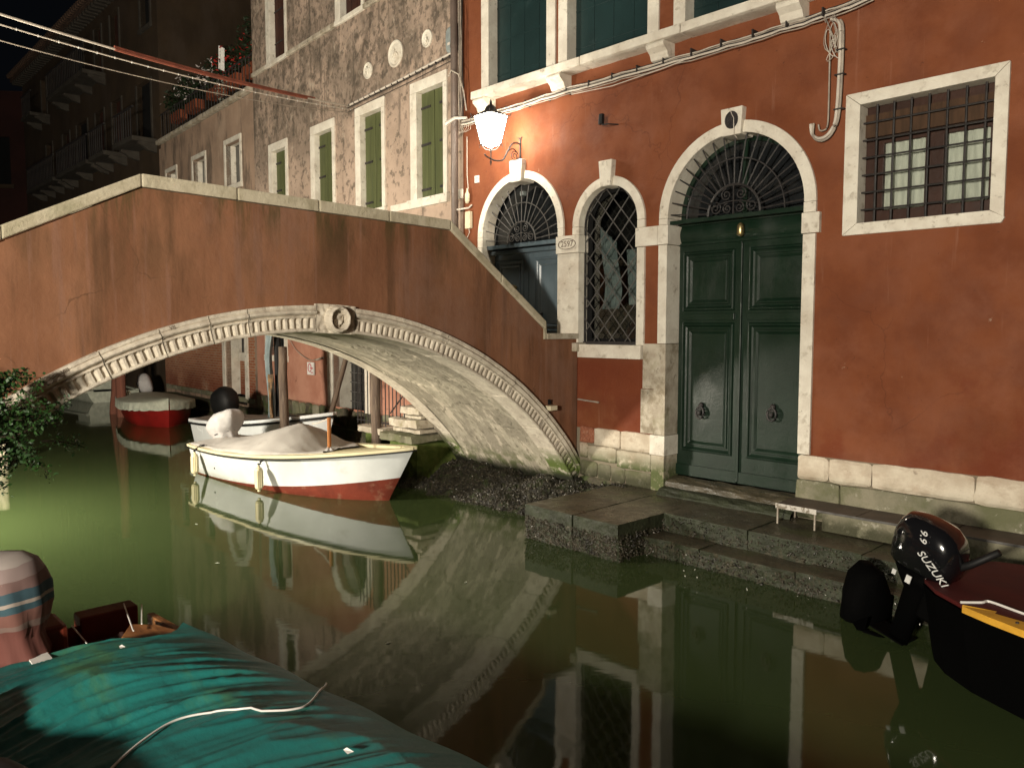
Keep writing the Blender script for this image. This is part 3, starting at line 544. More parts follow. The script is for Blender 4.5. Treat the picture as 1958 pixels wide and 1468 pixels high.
# ------------------------------------------------------------------ wall fittings of the red house
def local(name, label, cat, group=None): return thing(name, label, cat, O, (0, 0, ANG_R), group)
T = local('wall_camera', 'small black fitting on a thin arm high on the red wall', 'fitting')
MB().tube([(2.02, 0, 5.15), (1.98, -.16, 5.135), (1.90, -.19, 5.135)], .009, 5).build('arm', M_iron, T)
mb = MB(); mb.loft([((1.885, -.19, 5.14), .035, .035, .7, (1, 0, 0), (0, 1, 0)), ((1.895, -.19, 5.27), .035, .035, .7, (1, 0, 0), (0, 1, 0))], 10); mb.build('body', M_rubber, T, bevel=.004)
T = local('wall_plaque', 'small square white lettered plate on red wall left of the arched door', 'plaque')
MB().box(-.84, -.74, -.015, 0, 4.76, 4.87).build('plate', M_whitepaint, T)
text('288', .045, M_textgreen, T, Matrix.Translation((-.79, -.0165, 4.832)) @ UPRIGHT, 'lettering', .001); text('07', .045, M_textgreen, T, Matrix.Translation((-.79, -.0165, 4.79)) @ UPRIGHT, 'lettering', .001)
T = local('junction_box', 'cream junction box low on the wall beside the drainpipe', 'box')
mb = MB(); mb.box(-1.02, -.90, -.07, -.005, 4.06, 4.33); mb.build('casing', M_plastic, T, bevel=.01)
MB().tube([(-.96, -.03, 4.06), (-.95, -.03, 4.0), (-1.0, -.03, 3.93), (-1.05, -.03, 3.9)], .008, 5).build('cable', M_cablewhite, T)
MB().tube([(-1.10, -.16, 4.36), (-1.0, -.15, 4.36), (-.93, -.06, 4.38), (-.90, -.02, 4.43)], .014, 6).build('pipe', M_cablewhite, T)
T = local('wall_sensor', 'small white bottle shaped fitting above the cream junction box', 'fitting')
MB().lathe([(0, 0), (.03, .01), (.04, .05), (.04, .15), (.02, .18), (.012, .24), (0, .245)], 10, (-.965, -.06, 4.45)).build('body', M_plastic, T, smooth=True)
MB().tube([(-.965, -.04, 4.68), (-1.0, -.03, 4.9), (-1.0, -.03, 5.5)], .007, 5).build('cable', M_cablewhite, T)
# drainpipe at the corner
T = local('drainpipe', 'grey brown round drainpipe running down the corner of the two houses', 'drainpipe')
MB().tube([(-1.19, -.13, 2.2), (-1.19, -.13, 6.7), (-1.19, -.13, 10.4)], .058, 14).build('pipe', M_pipe, T, smooth=True)
for z in (3.95, 5.62, 6.9): MB().tube([(-1.19, -.13, z), (-1.19, -.13, z+.05)], .064, 14).build('pipe_collar', M_pipe, T)
T = local('service_cables', 'tangle of thin cables running down beside the drainpipe', 'cable')
for i in range(5):
    random.seed(40+i); x = -1.10+.022*i
    MB().tube([(x+random.uniform(-.015, .015), -.10-.02*(i % 2), z) for z in [5.75+.25*k for k in range(14)]], .008, 5).build('cable', (M_cabledk, M_cable)[i % 2], T)
MB().tube([(-1.25, -.2, 6.45), (-1.15, -.22, 6.52), (-1.05, -.16, 6.45), (-1.0, -.1, 6.2), (-.98, -.06, 5.9)], .012, 6).build('cable', M_cable, T)
MB().tube([(-1.28, -.23, 5.72), (-1.1, -.2, 5.78), (-.9, -.12, 5.76)], .035, 6, .02).build('cable_bundle', M_cablewhite, T)
for i in range(6): MB().tube([(-1.05+.05*i, -.14, 5.74), (-1.02+.05*i, -.15, 5.66-.02*i), (-1.08+.03*i, -.12, 5.55)], .005, 4).build('cable', M_cable, T)
# cable run under the sill and the J conduits
T = local('cable_run', 'bundle of pale cables strung along the red wall below the stone sill', 'cable')
def cat_path(pts, jit, sd):
    random.seed(sd); out = []
    for a, b in zip(pts, pts[1:]):
        for i in range(6): t = i/6; out.append((a[0]+(b[0]-a[0])*t, a[1]+random.uniform(-jit, jit), a[2]+(b[2]-a[2])*t-.012*sin(pi*t)+random.uniform(-jit, jit)))
    out.append(pts[-1]); return out
base = [(-1.0, -.12, 5.70), (-.3, -.12, 5.72), (.76, -.12, 5.735), (1.26, -.10, 5.745), (2.16, -.10, 5.735), (2.96, -.09, 5.735), (3.68, -.08, 5.735), (4.32, -.07, 5.75), (4.85, -.06, 5.77), (5.3, -.05, 5.82)]
for i, (dy, dz_, r, m) in enumerate(((0, .0, .016, M_cable), (-.02, -.032, .013, M_cablewhite), (.0, .028, .009, M_cabledk), (-.02, -.014, .008, M_cabledk), (-.01, -.06, .007, M_cable), (-.015, .018, .007, M_cablewhite))):
    MB().tube(cat_path([(p[0], p[1]+dy, p[2]+dz_) for p in base], .005, i), r, 6).build('cable', m, T)
MB().tube([(1.3, -.12, 5.66), (2.0, -.12, 5.62), (2.8, -.11, 5.66), (3.4, -.1, 5.72)], .006, 5).build('cable', M_cablewhite, T)
for i in range(15): MB().box(-.8+i*.40, -.785+i*.40, -.135, -.02, 5.67+.004*i, 5.755+.004*i).build('cable_clip', M_cabledk, T)
T = local('conduit_pair', 'pale conduits dropping down the red wall and hooking back upward', 'conduit')
J = [(4.86, -.05, 5.70), (4.93, -.05, 5.66), (4.965, -.05, 5.55), (4.965, -.05, 5.08), (4.945, -.05, 4.68), (4.90, -.05, 4.56), (4.83, -.05, 4.50), (4.75, -.05, 4.50), (4.69, -.05, 4.56), (4.675, -.05, 4.66)]
def smooth_path(p, n=5):
    P = [Vector(q_) for q_ in p]; out = []
    for i in range(len(P)-1):
        p0, p1, p2, p3 = P[max(i-1, 0)], P[i], P[i+1], P[min(i+2, len(P)-1)]
        for k in range(n):
            t = k/n; out.append(.5*((2*p1)+(-p0+p2)*t+(2*p0-5*p1+4*p2-p3)*t*t+(-p0+3*p1-3*p2+p3)*t**3))
    return out+[P[-1]]
MB().tube(smooth_path(J), .017, 8).build('conduit', M_cablewhite, T, smooth=True)
MB().tube(smooth_path([(a+(.035 if b_ > 4.6 else .02), y-.01, b_-(.0 if b_ > 4.6 else .03)) for a, y, b_ in J[1:]]), .013, 8).build('conduit', M_cable, T, smooth=True)
MB().tube(smooth_path([(4.86, -.05, 5.6), (4.865, -.05, 4.9), (4.86, -.05, 4.62), (4.82, -.05, 4.57), (4.775, -.05, 4.58), (4.76, -.05, 4.64)]), .009, 6).build('conduit', M_cable, T, smooth=True)
for z in (5.1, 4.75, 5.35): MB().box(4.93, 5.03, -.085, -.02, z, z+.012).build('conduit_clip', M_iron, T)
for i in range(9):
    random.seed(70+i); a = random.uniform(.05, .11); cx = 4.86+random.uniform(-.04, .12); cz = 5.50+random.uniform(-.12, .18)
    MB().tube([(cx+a*.6*cos(t+i), -.07-.02*sin(t*2+i), cz+a*1.5*sin(t)) for t in [k*2*pi/14 for k in range(12)]], .0045, 4).build('loose_cable', (M_cable, M_cablewhite)[i % 2], T)

# ------------------------------------------------------------------ wall lantern
def make_lantern(name, label, loc, rz, lit):
    # origin: middle of the lantern body bottom tip; bracket goes back to the wall at local +y .6
    t = thing(name, label, 'lantern', loc, (0, 0, rz))
    hb, ht, zb, zt = .095, .165, .0, .40
    cb = [(-hb, -hb), (hb, -hb), (hb, hb), (-hb, hb)]; ct = [(-ht, -ht), (ht, -ht), (ht, ht), (-ht, ht)]
    for i in range(4):
        j = (i+1) % 4
        MB().add([(*cb[i], zb), (*cb[j], zb), (*ct[j], zt), (*ct[i], zt)], [(0, 1, 2, 3)]).build('pane', M_pane, t)
    MB().add([(*p, zb) for p in cb]+[(0, 0, zb-.055)], [(0, 1, 4), (1, 2, 4), (2, 3, 4), (3, 0, 4)]).build('bottom_pane', M_pane, t)
    f = MB()
    for i in range(4):
        j = (i+1) % 4; f.bar((cb[i][0]*1.06, cb[i][1]*1.06, zb), (ct[i][0]*1.04, ct[i][1]*1.04, zt), .010, 4); f.bar((*cb[i], zb), (*cb[j], zb), .009, 4); f.bar((*ct[i], zt), (*ct[j], zt), .008, 4)
        f.tube([(*ct[i], zt), (ct[i][0]*1.15, ct[i][1]*1.15, zt-.01), (ct[i][0]*1.25, ct[i][1]*1.25, zt+.03)], .006, 4)
        f.tube([(*cb[i], zb), (cb[i][0]*1.25, cb[i][1]*1.25, zb-.01), (cb[i][0]*1.2, cb[i][1]*1.2, zb-.05)], .006, 4)
        f.tube([(*cb[i], zb-.01), (cb[i][0]*.6, cb[i][1]*.6, zb-.07), (0, 0, zb-.09)], .005, 4)
    f.build('lamp_frame', M_iron, t)
    r = MB(); r.loft([((0, 0, zt), ht+.02, ht+.02, .35, (1, 0, 0), (0, 1, 0)), ((0, 0, zt+.02), ht, ht, .4, (1, 0, 0), (0, 1, 0)), ((0, 0, zt+.07), .085, .085, .8, (1, 0, 0), (0, 1, 0)), ((0, 0, zt+.12), .07, .07, 1, (1, 0, 0), (0, 1, 0)), ((0, 0, zt+.16), .02, .02, 1, (1, 0, 0), (0, 1, 0)), ((0, 0, zt+.20), .016, .016, 1, (1, 0, 0), (0, 1, 0)), ((0, 0, zt+.23), .004, .004, 1, (1, 0, 0), (0, 1, 0))], 16)
    r.build('lamp_cap', M_iron, t, smooth=True)
    b = MB(); b.tube([(0, 0, -.08), (0, 0, -.24)], .009, 5); b.tube([(0, 0, -.24), (0, 0, -.27), (0, 0, -.30)], .018, 6, .003); b.tube([(0, -.02, -.2), (0, -.09, -.18), (0, -.12, -.155)], .011, 5)
    b.tube(smooth_path([(0, -.02, -.20), (0, .10, -.215), (0, .24, -.18), (0, .33, -.05), (0, .42, .07), (0, .52, .10), (0, .565, .09)]), .012, 6)
    b.tube(smooth_path([(0, .26, -.14), (0, .36, -.03), (0, .46, .0), (0, .54, -.06)]), .008, 5)
    b.tube([(0, .47+.075*(1-.75*i/24)*cos(1.2+i*.42), -.10+.075*(1-.75*i/24)*sin(1.2+i*.42)) for i in range(25)], .007, 5)
    b.tube([(0, .585, .17), (0, .585, -.26)], .012, 6); b.lathe([(0, -.03), (.032, -.02), (.032, .02), (0, .03)], 8, (0, .57, -.13))
    for z in (.17, -.26): b.tube([(-.04, .58, z+.02), (0, .58, z), (.04, .58, z+.02)], .008, 5)
    b.build('bracket', M_iron, t)
    return t
make_lantern('wall_lantern', 'lit iron wall lantern on a scrolled bracket above the small arched door', w(.19, .60, 5.10), ANG_R, True)
T = local('lantern_wire', 'thin pale wire dropping from the lantern bracket to the keystone', 'cable')
MB().tube([(.19, -.02, 4.97), (.22, -.03, 4.93), (.25, -.05, 4.80), (.26, -.09, 4.66)], .004, 4).build('wire', M_cablewhite, T)

# ------------------------------------------------------------------ bridge
BR = thing('footbridge', 'arched red brown stuccoed footbridge with pale carved stone arch ring', 'bridge', O, (0, 0, ANG_R))
UN, UF = 1.34, -1.18; CS, CZ = 4.15, -2.45; RI, RO = 4.90, 5.17
def bp(s, z, u): return (u, -s, z)
def arcpt(r, th): return (CS-r*sin(th), CZ+r*cos(th))      # th>0 toward the red wall
TH0 = math.asin(4.13/RI)*1.0
top = [(.02, 2.33), (.68, 2.33), (.68, 2.46), (2.3, 3.64), (5.8, 3.72), (6.87, 3.18), (7.6, 2.8), (8.3, 2.45), (8.7, 2.3)]
arcR = [arcpt(5.10, math.asin(4.13/5.10)-i*(2*math.asin(4.13/5.10)+.02)/60) for i in range(61)]
def face_poly(tp): return [(a, b) for a, b in tp]+[(8.7, -.5), (8.35, -.5)]+[p for p in reversed(arcR)]+[(.02, -.5)] if False else tp+[(8.7, -.5)]+[p for p in reversed([q_ for q_ in arcR if q_[1] > -.45])]+[(.02, -.5)]
for u0, u1 in ((UN-.26, UN), (UF, UF+.26)):
    MB().prism(face_poly(top), (), u1, u0, mp=bp).build('parapet_wall', M_bridge, BR)
dk = [(.02, 2.32), (.68, 2.32), (.95, 2.46), (1.4, 2.62), (2.0, 2.78), (3.0, 2.86), (5.2, 2.86), (6.3, 2.74), (7.2, 2.5), (8.0, 2.3), (8.7, 2.2), (8.7, -.5)]
MB().prism(dk+[p for p in reversed([q_ for q_ in arcR if q_[1] > -.45])]+[(.02, -.5)], (), UN-.262, UF+.262, mp=bp).build('deck', M_stonedark, BR)
# coping stones
def coping(u0, u1):
    segs = [((.67, 2.46), (2.31, 3.645), 2), ((2.31, 3.645), (5.8, 3.725), 4), ((5.8, 3.725), (6.87, 3.185), 1), ((6.87, 3.185), (8.7, 2.3), 2)]
    for (s0, z0), (s1, z1), n in segs:
        for i in range(n):
            a, b = i/n, (i+1)/n; g_ = .004/max(.1, abs(s1-s0))
            p = (s0+(s1-s0)*a, z0+(z1-z0)*a); q_ = (s0+(s1-s0)*(b-g_), z0+(z1-z0)*(b-g_)); th = .115
            MB().prism([p, q_, (q_[0], q_[1]+th), (p[0]+.0, p[1]+th)], (), u1+.035, u0-.035, mp=bp).build('coping_stone', M_coping, BR, bevel=.014)
    MB().prism([(.655, 2.335), (.70, 2.335), (.70, 2.50), (.655, 2.53)], (), u1+.02, u0-.02, mp=bp).build('coping_end', M_coping, BR, bevel=.006)
coping(UN-.26, UN); coping(UF, UF+.26)
MB().prism([(-.0+.02, 2.335), (.652, 2.335), (.652, 2.41), (.02, 2.41)], (), UN+.035, UF-.03, mp=bp).build('landing_slab', M_stonedark, BR, bevel=.01)
# arch ring: voussoirs with fluted band, joints as in the photo
PITCH = .0755/5.0
def ring_h(th, r, r0, flutes=True):
    # height of relief outward from the face
    x = (r-RI)/(RO-RI)
    if x < .10: h = .038+.01*sin(pi*x/.10)
    elif x < .53:
        h = .038
        if flutes:
            ph = ((th/PITCH) % 1.0); yy = (x-.10)/.43
            half = .30 if yy < .80 else .30*sqrt(max(0, 1-((yy-.80)/.2)**2))
            d = abs(ph-.5)
            if d < half and .06 < yy: h = .038-.024*(1-(d/max(half, .01))**4)*(1 if ph > .5 else .85)
    elif x < .60: h = .048
    elif x < .635: h = .030
    elif x < .85: h = .045+.030*sin(pi*(x-.635)/.215)
    elif x < .875: h = .040
    else: h = .055
    return h
def voussoir(th0, th1, u_face, sgn, flutes=True, deep=.30, name='voussoir'):
    # sgn +1 : face toward +u
    n = max(6, int((th1-th0)/PITCH*(9 if flutes else 2))); rs = 26 if flutes else 10
    mb = MB(); g0 = .0012
    def fn(a, b):
        th = th0+g0+(th1-th0-2*g0)*a; r = RI+(RO-RI)*b; s_, z_ = arcpt(r, th)
        nv = noise.noise(Vector((s_*5, z_*5, u_face)))*.006+noise.noise(Vector((s_*17, z_*17, u_face)))*.004
        return (u_face+sgn*(ring_h(th, r, 0, flutes)+nv), -s_, z_)
    mb.grid(fn, n, rs)
    # sides: outer, inner (soffit strip), ends
    def side(rr, b):
        mb.grid(lambda a, d: (lambda p, h: (u_face+sgn*(h-(deep+h)*d), -p[0], p[1]))(arcpt(rr, th0+g0+(th1-th0-2*g0)*a), ring_h(0, rr, 0, False)), n, 1)
    side(RO, 1); side(RI, 0)
    for th in (th0+g0, th1-g0):
        mb.grid(lambda a, d: (lambda p, h: (u_face+sgn*(h-(deep+h)*d), -p[0], p[1]))(arcpt(RI+(RO-RI)*a, th), ring_h(th, RI+(RO-RI)*a, 0, False)), 12, 1)
    return mb.build(name, M_ring, BR, smooth=False)
def th_of(s): return math.asin((CS-s)/5.03)
joints = [-.02, .42, .73, 1.33, 2.42, 3.66, 4.12, 4.85, 5.22, 5.66, 6.15, 6.75, 7.4, 8.25]
random.seed(3)
for a, b in zip(joints, joints[1:]):
    t1, t0 = th_of(max(a, .015)), th_of(b)
    if a == 3.66:   # keystone
        mb = MB()
        def fk(p, q_):
            th = t0+(t1-t0)*p; r = RI-.01+(RO-RI+.03)*q_; s_, z_ = arcpt(r, th)
            x = (p-.5)*(t1-t0)*5.03; y = r-RI-.135; e = sqrt((x/.135)**2+(y/.145)**2)
            h = .045
            if e < 1: h = .11*sqrt(max(0, 1-((e-.82)/.22)**2))+.04 if e > .62 else .055
            sh = (abs(x+.0) < .075*(1-max(0, -y-.0)/.10 if y < 0 else 1)) and -.09 < y < .07
            if e < .66: h = .085+.012*sin(60*y)*cos(50*x) if sh else .05
            h += noise.noise(Vector((s_*20, z_*20, 4)))*.012
            return (UN+h, -s_, z_)
        mb.grid(fk, 60, 36)
        mb.prism([arcpt(RI-.01, t0), arcpt(RI-.01, t1), arcpt(RO+.02, t1), arcpt(RO+.02, t0)], (), UN+.03, UN-.2, mp=bp)
        mb.build('keystone', M_ring, BR)
    else: voussoir(t0, t1, UN, 1)
    voussoir(t0, t1, UF, -1, False)
# roman numerals cut by masons
for txt_, s_, r_ in (('VIII', 6.42, 5.135), ('VII', 5.55, 5.145)):
    th = th_of(s_); a = arcpt(r_, th)
    mtx = Matrix.Translation((UN+.0585, -a[0], a[1])) @ Matrix.Rotation(radians(90), 4, 'Z') @ UPRIGHT @ Matrix.Rotation(-th, 4, 'Z')
    text(txt_, .05, M_text, BR, mtx, 'mason_mark', .001)
# soffit
mb = MB()
def fs_(a, b):
    th = TH0-.0-(TH0+math.asin(4.2/RI))*a; u = UF+.25+(UN-.25-UF-.25)*b
    s_, z_ = arcpt(RI+.012, th); k_ = noise.noise(Vector((u*1.6, s_*1.2, z_*1.2))); k2 = noise.noise(Vector((u*5, s_*2.4, 3)))
    d = .009*(1 if k_+.3*k2 > .02 else 0)+.004*k2
    s2, z2 = arcpt(RI+.012-d, th); return (u, -s2, z2)
mb.grid(fs_, 200, 60); mb.build('soffit', M_soffit, BR)
# joint across the soffit (crack between slabs)
# buttress base where the bridge meets the wall
T = thing('bridge_light', 'small white box light low on the near face of the bridge', 'light', O, (0, 0, ANG_R))
mb = MB(); mb.box(UN, UN+.10, -.66, -.52, 1.375, 1.44); mb.build('casing', M_plastic, T, bevel=.008); MB().box(UN, UN+.03, -.61, -.57, 1.45, 1.52).build('bracket', M_rubber, T)
MB().box(4.76, 15, -.006, .0, 1.0, 1.745).build('render_patch', M_red, H)
T = local('water_pipe_stub', 'thin pale pipe lying along the red wall just right of the bridge', 'pipe')
MB().tube([(1.37, -.03, 1.49), (1.75, -.03, 1.47)], .012, 6).build('pipe', M_cable, T)

# mussel bank under the bridge springing
def bank(name, label, fn, nu, nv, m):
    mb = MB(); mb.grid(fn, nu, nv); o_ = mb.build(name, m, loc=O, rot=(0, 0, ANG_R)); return o_
def f_bank(a, b):
    u = -1.9+4.4*a; s_ = -.05+1.45*b*(1-.28*max(0, u-.8)/1.6)
    h = .42*(1-b)**.8-.10*b; h = min(h, .34)+noise.noise(Vector((u*2.5, s_*2.5, 0)))*.11+noise.noise(Vector((u*9, s_*9, 2)))*.04+noise.noise(Vector((u*26, s_*26, 5)))*.025
    if u < -1.3: h -= .25*(-1.3-u)
    return (u, -s_, h-.06*b)
o = bank('mussel_bank', '', f_bank, 220, 90, M_mussel); tag(o, kind='structure'); o['label'] = 'dark mussel covered rubble at the foot of the bridge'
sh = MB(); random.seed(5)
def shell(mb, c, r, nrm=None):
    d = Vector((random.gauss(0, 1), random.gauss(0, 1), random.gauss(0, 1))).normalized(); e = d.orthogonal().normalized(); f_ = d.cross(e)
    c = Vector(c); mb.add([c+d*r*1.5, c-d*r*1.3, c+e*r*.7, c-e*r*.7, c+f_*r*.45, c-f_*r*.45], [(0, 2, 4), (2, 1, 4), (1, 3, 4), (3, 0, 4), (2, 0, 5), (1, 2, 5), (3, 1, 5), (0, 3, 5)])
for i in range(3800):
    a, b = random.random(), random.random()**.8; p = f_bank(a, b)
    if p[2] < -.02: continue
    shell(sh, (p[0], p[1], p[2]+.004), random.uniform(.008, .022))
for i in range(2600):     # shells on the platform and step faces
    k = random.random()
    if k < .45: p = (random.uniform(2.12, 3.5), -1.80-random.uniform(0, .015), random.uniform(0, .27))
    elif k < .6: p = (3.52+random.uniform(0, .015), -random.uniform(.9, 1.8), random.uniform(0, .28))
    elif k < .78: p = (random.uniform(3.5, 7.5), -.985-random.uniform(0, .02), random.uniform(.2, .38))
    else: p = (random.uniform(3.5, 7.5), -1.345-random.uniform(0, .02), random.uniform(0, .17))
    shell(sh, p, random.uniform(.006, .016))
tag(sh.build('mussel_shells', M_shell, loc=O, rot=(0, 0, ANG_R)), kind='stuff')
ws = MB()
for i in range(170):
    a, b = random.random(), random.random(); p = f_bank(a, b)
    if p[2] > 0: shell(ws, (p[0], p[1], p[2]+.012), random.uniform(.004, .009))
for i in range(40): shell(ws, (random.uniform(2.2, 7), random.choice((-1.36, -1.0, -1.82)), random.uniform(.05, .2)), random.uniform(.004, .009))
tag(ws.build('white_shells', M_whitepaint, loc=O, rot=(0, 0, ANG_R)), kind='stuff')

# ------------------------------------------------------------------ water-door platform and steps
PL = local('landing_platform', 'low slimy stone platform and steps in front of the big green door', 'steps')
def slab(x0, x1, s0, s1, z0, z1, nm, top_m, side_m, parent, seed=0, amp=.012, nx=14, ny=8, nz=4):
    me = bmesh.new(); bmesh.ops.create_grid(me, x_segments=1, y_segments=1, size=1); me.free()
    t = MB(); cx = lambda a: x0+(x1-x0)*a; cy = lambda b: -(s0+(s1-s0)*b)
    def dj(p, e): nv = noise.noise_vector(Vector(p)*4+Vector((seed, 0, 0))); n2 = noise.noise_vector(Vector(p)*14); return (p[0]+nv.x*amp*e+n2.x*amp*.5*e, p[1]+nv.y*amp*e+n2.y*amp*.5*e, p[2]+nv.z*amp*.35)
    t.cur = 0; t.grid(lambda a, b: dj((cx(a), cy(b), z1), 1), nx, ny)
    t.cur = 1
    t.grid(lambda a, b: dj((cx(a), cy(1), z0+(z1-z0)*b), 1 if b > 0 else 1), nx, nz)
    t.grid(lambda a, b: dj((cx(a), cy(0), z0+(z1-z0)*b), 1), nx, nz)
    t.grid(lambda a, b: dj((cx(0), cy(a), z0+(z1-z0)*b), 1), ny, nz); t.grid(lambda a, b: dj((cx(1), cy(a), z0+(z1-z0)*b), 1), ny, nz)
    me2 = t.build(nm, [top_m, side_m], parent); 
    return me2
slab(2.12, 2.86, .02, 1.80, -.3, .40, 'platform_slab', M_wetstone, M_slime, PL, 1, .014, 24, 40, 14)
slab(2.868, 3.50, .02, 1.79, -.3, .396, 'platform_slab', M_wetstone, M_slime, PL, 5, .014, 22, 40, 14)
for k_, (x0, x1) in enumerate(((3.505, 4.55), (4.56, 5.72), (5.73, 7.1), (7.11, 8.6))): slab(x0, x1, .02, .97-.01*(k_ % 2), -.3, .395-.008*(k_ % 3), 'upper_step', M_wetstone, M_slime, PL, 2+k_, .016, 26, 16, 14)
for k_, (x0, x1) in enumerate(((3.505, 4.2), (4.21, 5.25), (5.26, 6.6), (6.61, 8.6))): slab(x0, x1, .975, 1.33-.012*(k_ % 2), -.3, .195-.01*(k_ % 2), 'lower_step', M_wetstone, M_slime, PL, 13+k_, .022, 26, 8, 10)
mb = MB(); mb.grid(lambda a, b: (2.86+1.74*a, .0+.20-.22*b+.03*noise.noise(Vector((a*6, b*3, 0))), .59+.0-.05*b*b+.012*noise.noise(Vector((a*9, b*9, 3)))), 40, 6)
mb.grid(lambda a, b: (2.86+1.74*a, -.02+.02*noise.noise(Vector((a*8, b*3, 0)))-.03*b, .54-.16*b), 40, 6); mb.build('threshold_stone', M_wetstone, PL)
mb = MB(); mb.grid(lambda a, b: (2.86+1.78*a, -.05+.03*noise.noise(Vector((a*8, b*3, 7)))-.17*b, .48+.015*noise.noise(Vector((a*9, b*9, 3)))-.07*b*b*b), 40, 6); mb.grid(lambda a, b: (2.86+1.78*a, -.22+.02*noise.noise(Vector((a*8, b*3, 7))), .39*(1-b)+.42*b), 40, 3); mb.build('door_step', M_slime, PL)
T = local('metal_gangway', 'long low walkway of grey boards on thin white metal legs along the wall', 'walkway')
z = .62
for i in range(5): MB().box(4.62+i*.85, 5.46+i*.85, -.50, -.06, z-.02, z).build('board', mat('grey_walk_board', (.10, .075, .06), (.07, .055, .045), 5, .6, .3, 20) if i == 0 else bpy.data.materials['grey_walk_board'], T, bevel=.004)
for x in (4.62,): MB().box(x, x+.45, -.512, -.503, z-.05, z+.003).build('edge_rail', mat('worn_white_metal', (.5, .47, .42), (.2, .17, .13), 18, .5, .3, 30, lo=.5, hi=.6), T)
MB().box(5.07, 8.6, -.512, -.503, z-.02, z+.002).build('edge_rail', M_irongrey, T)
MB().box(5.1, 8.6, -.44, -.36, .40, z-.03).build('wall_footing', M_plinthlow, T)
for x, y in ((4.64, -.495), (4.64, -.10), (5.05, -.495), (5.05, -.10)): MB().box(x-.008, x+.008, y-.008, y+.008, .40, z-.02).build('leg', M_ironlight, T)

# ------------------------------------------------------------------ beige house (local x = -t)
BH = thing('beige_house', 'stained beige plastered house with green shutters behind the bridge', 'house', P1, (0, 0, ANG_B))
win4 = [(.52, 1.30, 1), (2.47, 3.24, 2), (4.39, 5.15, 3), (6.60, 7.30, 4)]
def mir(l): return [(-x, z) for x, z in reversed(l)]
hs = []
for a, b, _ in win4: hs.append(rect(-b-.10, -a+.04-.10+.06, 4.70, 6.55))
hs += [rect(-7.45, -6.48, 8.50, 11), rect(-4.12, -3.12, 8.50, 11)]
hs += [arch(-4.50, -3.20, .45, 2.35, 16), rect(-7.75, -6.85, 1.86, 3.38)]
MB().prism([(-8.37, -.6), (0, -.6), (0, 13), (-8.37, 13)], hs, 0, .12).build('wall', M_plaster, BH)
# lower storey is pink render in front of the plaster, 1 cm proud, below z 3.9
hl = [arch(-4.50, -3.20, .45, 2.35, 16), rect(-7.75, -6.85, 1.86, 3.38)]
MB().prism([(-8.45, .86), (-.02, .86), (-.02, 3.85), (-8.45, 3.85)], hl, -.012, -.003).build('lower_render', M_pink, BH)
MB().box(-8.37, 0, .7, .8, -.6, 13).build('inner_wall', M_dkroom, BH)
for a, b, i in win4:
    Wn = bpy.data.objects.new('shuttered_window', None); col.objects.link(Wn); Wn.parent = BH
    L_, R_ = -b, -a
    stone(Wn, 'jamb', rect(L_-.20, L_-.0, 4.70, 6.50), -.03, .16); stone(Wn, 'jamb', rect(R_+.0, R_+.11, 4.70, 6.50), -.03, .16)
    stone(Wn, 'lintel', rect(L_-.20, R_+.11, 6.503, 6.68), -.03, .16); stone(Wn, 'sill', rect(L_-.27, R_+.15, 4.55, 4.697), -.07, .16)
    n = 4; wd = (R_-L_)/n
    for k in range(n):
        x0 = L_+k*wd+.002; x1 = L_+(k+1)*wd-.003-(.006 if k == 1 else 0); yy = .085+random.uniform(-.004, .004)
        MB().box(x0, x1, yy, yy+.03, 4.705+random.uniform(0, .01), 6.49).build('shutter_plank', M_shutter, Wn, bevel=.003)
    for z in (4.86, 5.62, 6.24):
        MB().box(L_-.01, L_+wd*1.45, .070, .083, z-.02, z+.02).build('strap_hinge', M_iron, Wn); MB().box(R_-wd*1.2, R_+.01, .070, .083, z-.02, z+.02).build('strap_hinge', M_iron, Wn)
# sill course to the corner
stone(BH, 'sill_course', rect(-.27, -.0, 4.56, 4.71), -.03, .1, bevel=.004); stone(BH, 'sill_course', rect(-2.19, -1.59, 4.57, 4.69), -.02, .1, bevel=.004)
# string course with sills above
xs = [-8.37, -7.55, -6.40, -5.2, -4.18, -3.05, -1.8, -.02]
for a, b in zip(xs, xs[1:]): rough_block(BH, 'string_stone', a+.003, b-.003, -.06, .05, 8.40, 8.50, M_stonedark if (a < -7.6 or -6.5 < a < -4.3 or a > -3.1) else M_stone, .006, n=5, seed=a)
for a, b in ((6.48, 7.45), (3.12, 4.12)):
    Wn = bpy.data.objects.new('upper_window', None); col.objects.link(Wn); Wn.parent = BH
    stone(Wn, 'jamb', rect(-b-.05, -b+.16, 8.503, 11), -.03, .2); stone(Wn, 'jamb', rect(-a-.03, -a+.06, 8.503, 11), -.03, .2)
    for k in range(3): MB().box(-b+.18+k*.22, -b+.38+k*.22, .10, .13, 8.51, 11).build('shutter_plank', M_rust, Wn, bevel=.003)
    for z in (8.9, 9.6): MB().box(-b+.17, -b+.6, .088, .10, z, z+.03).build('strap_hinge', M_iron, Wn)
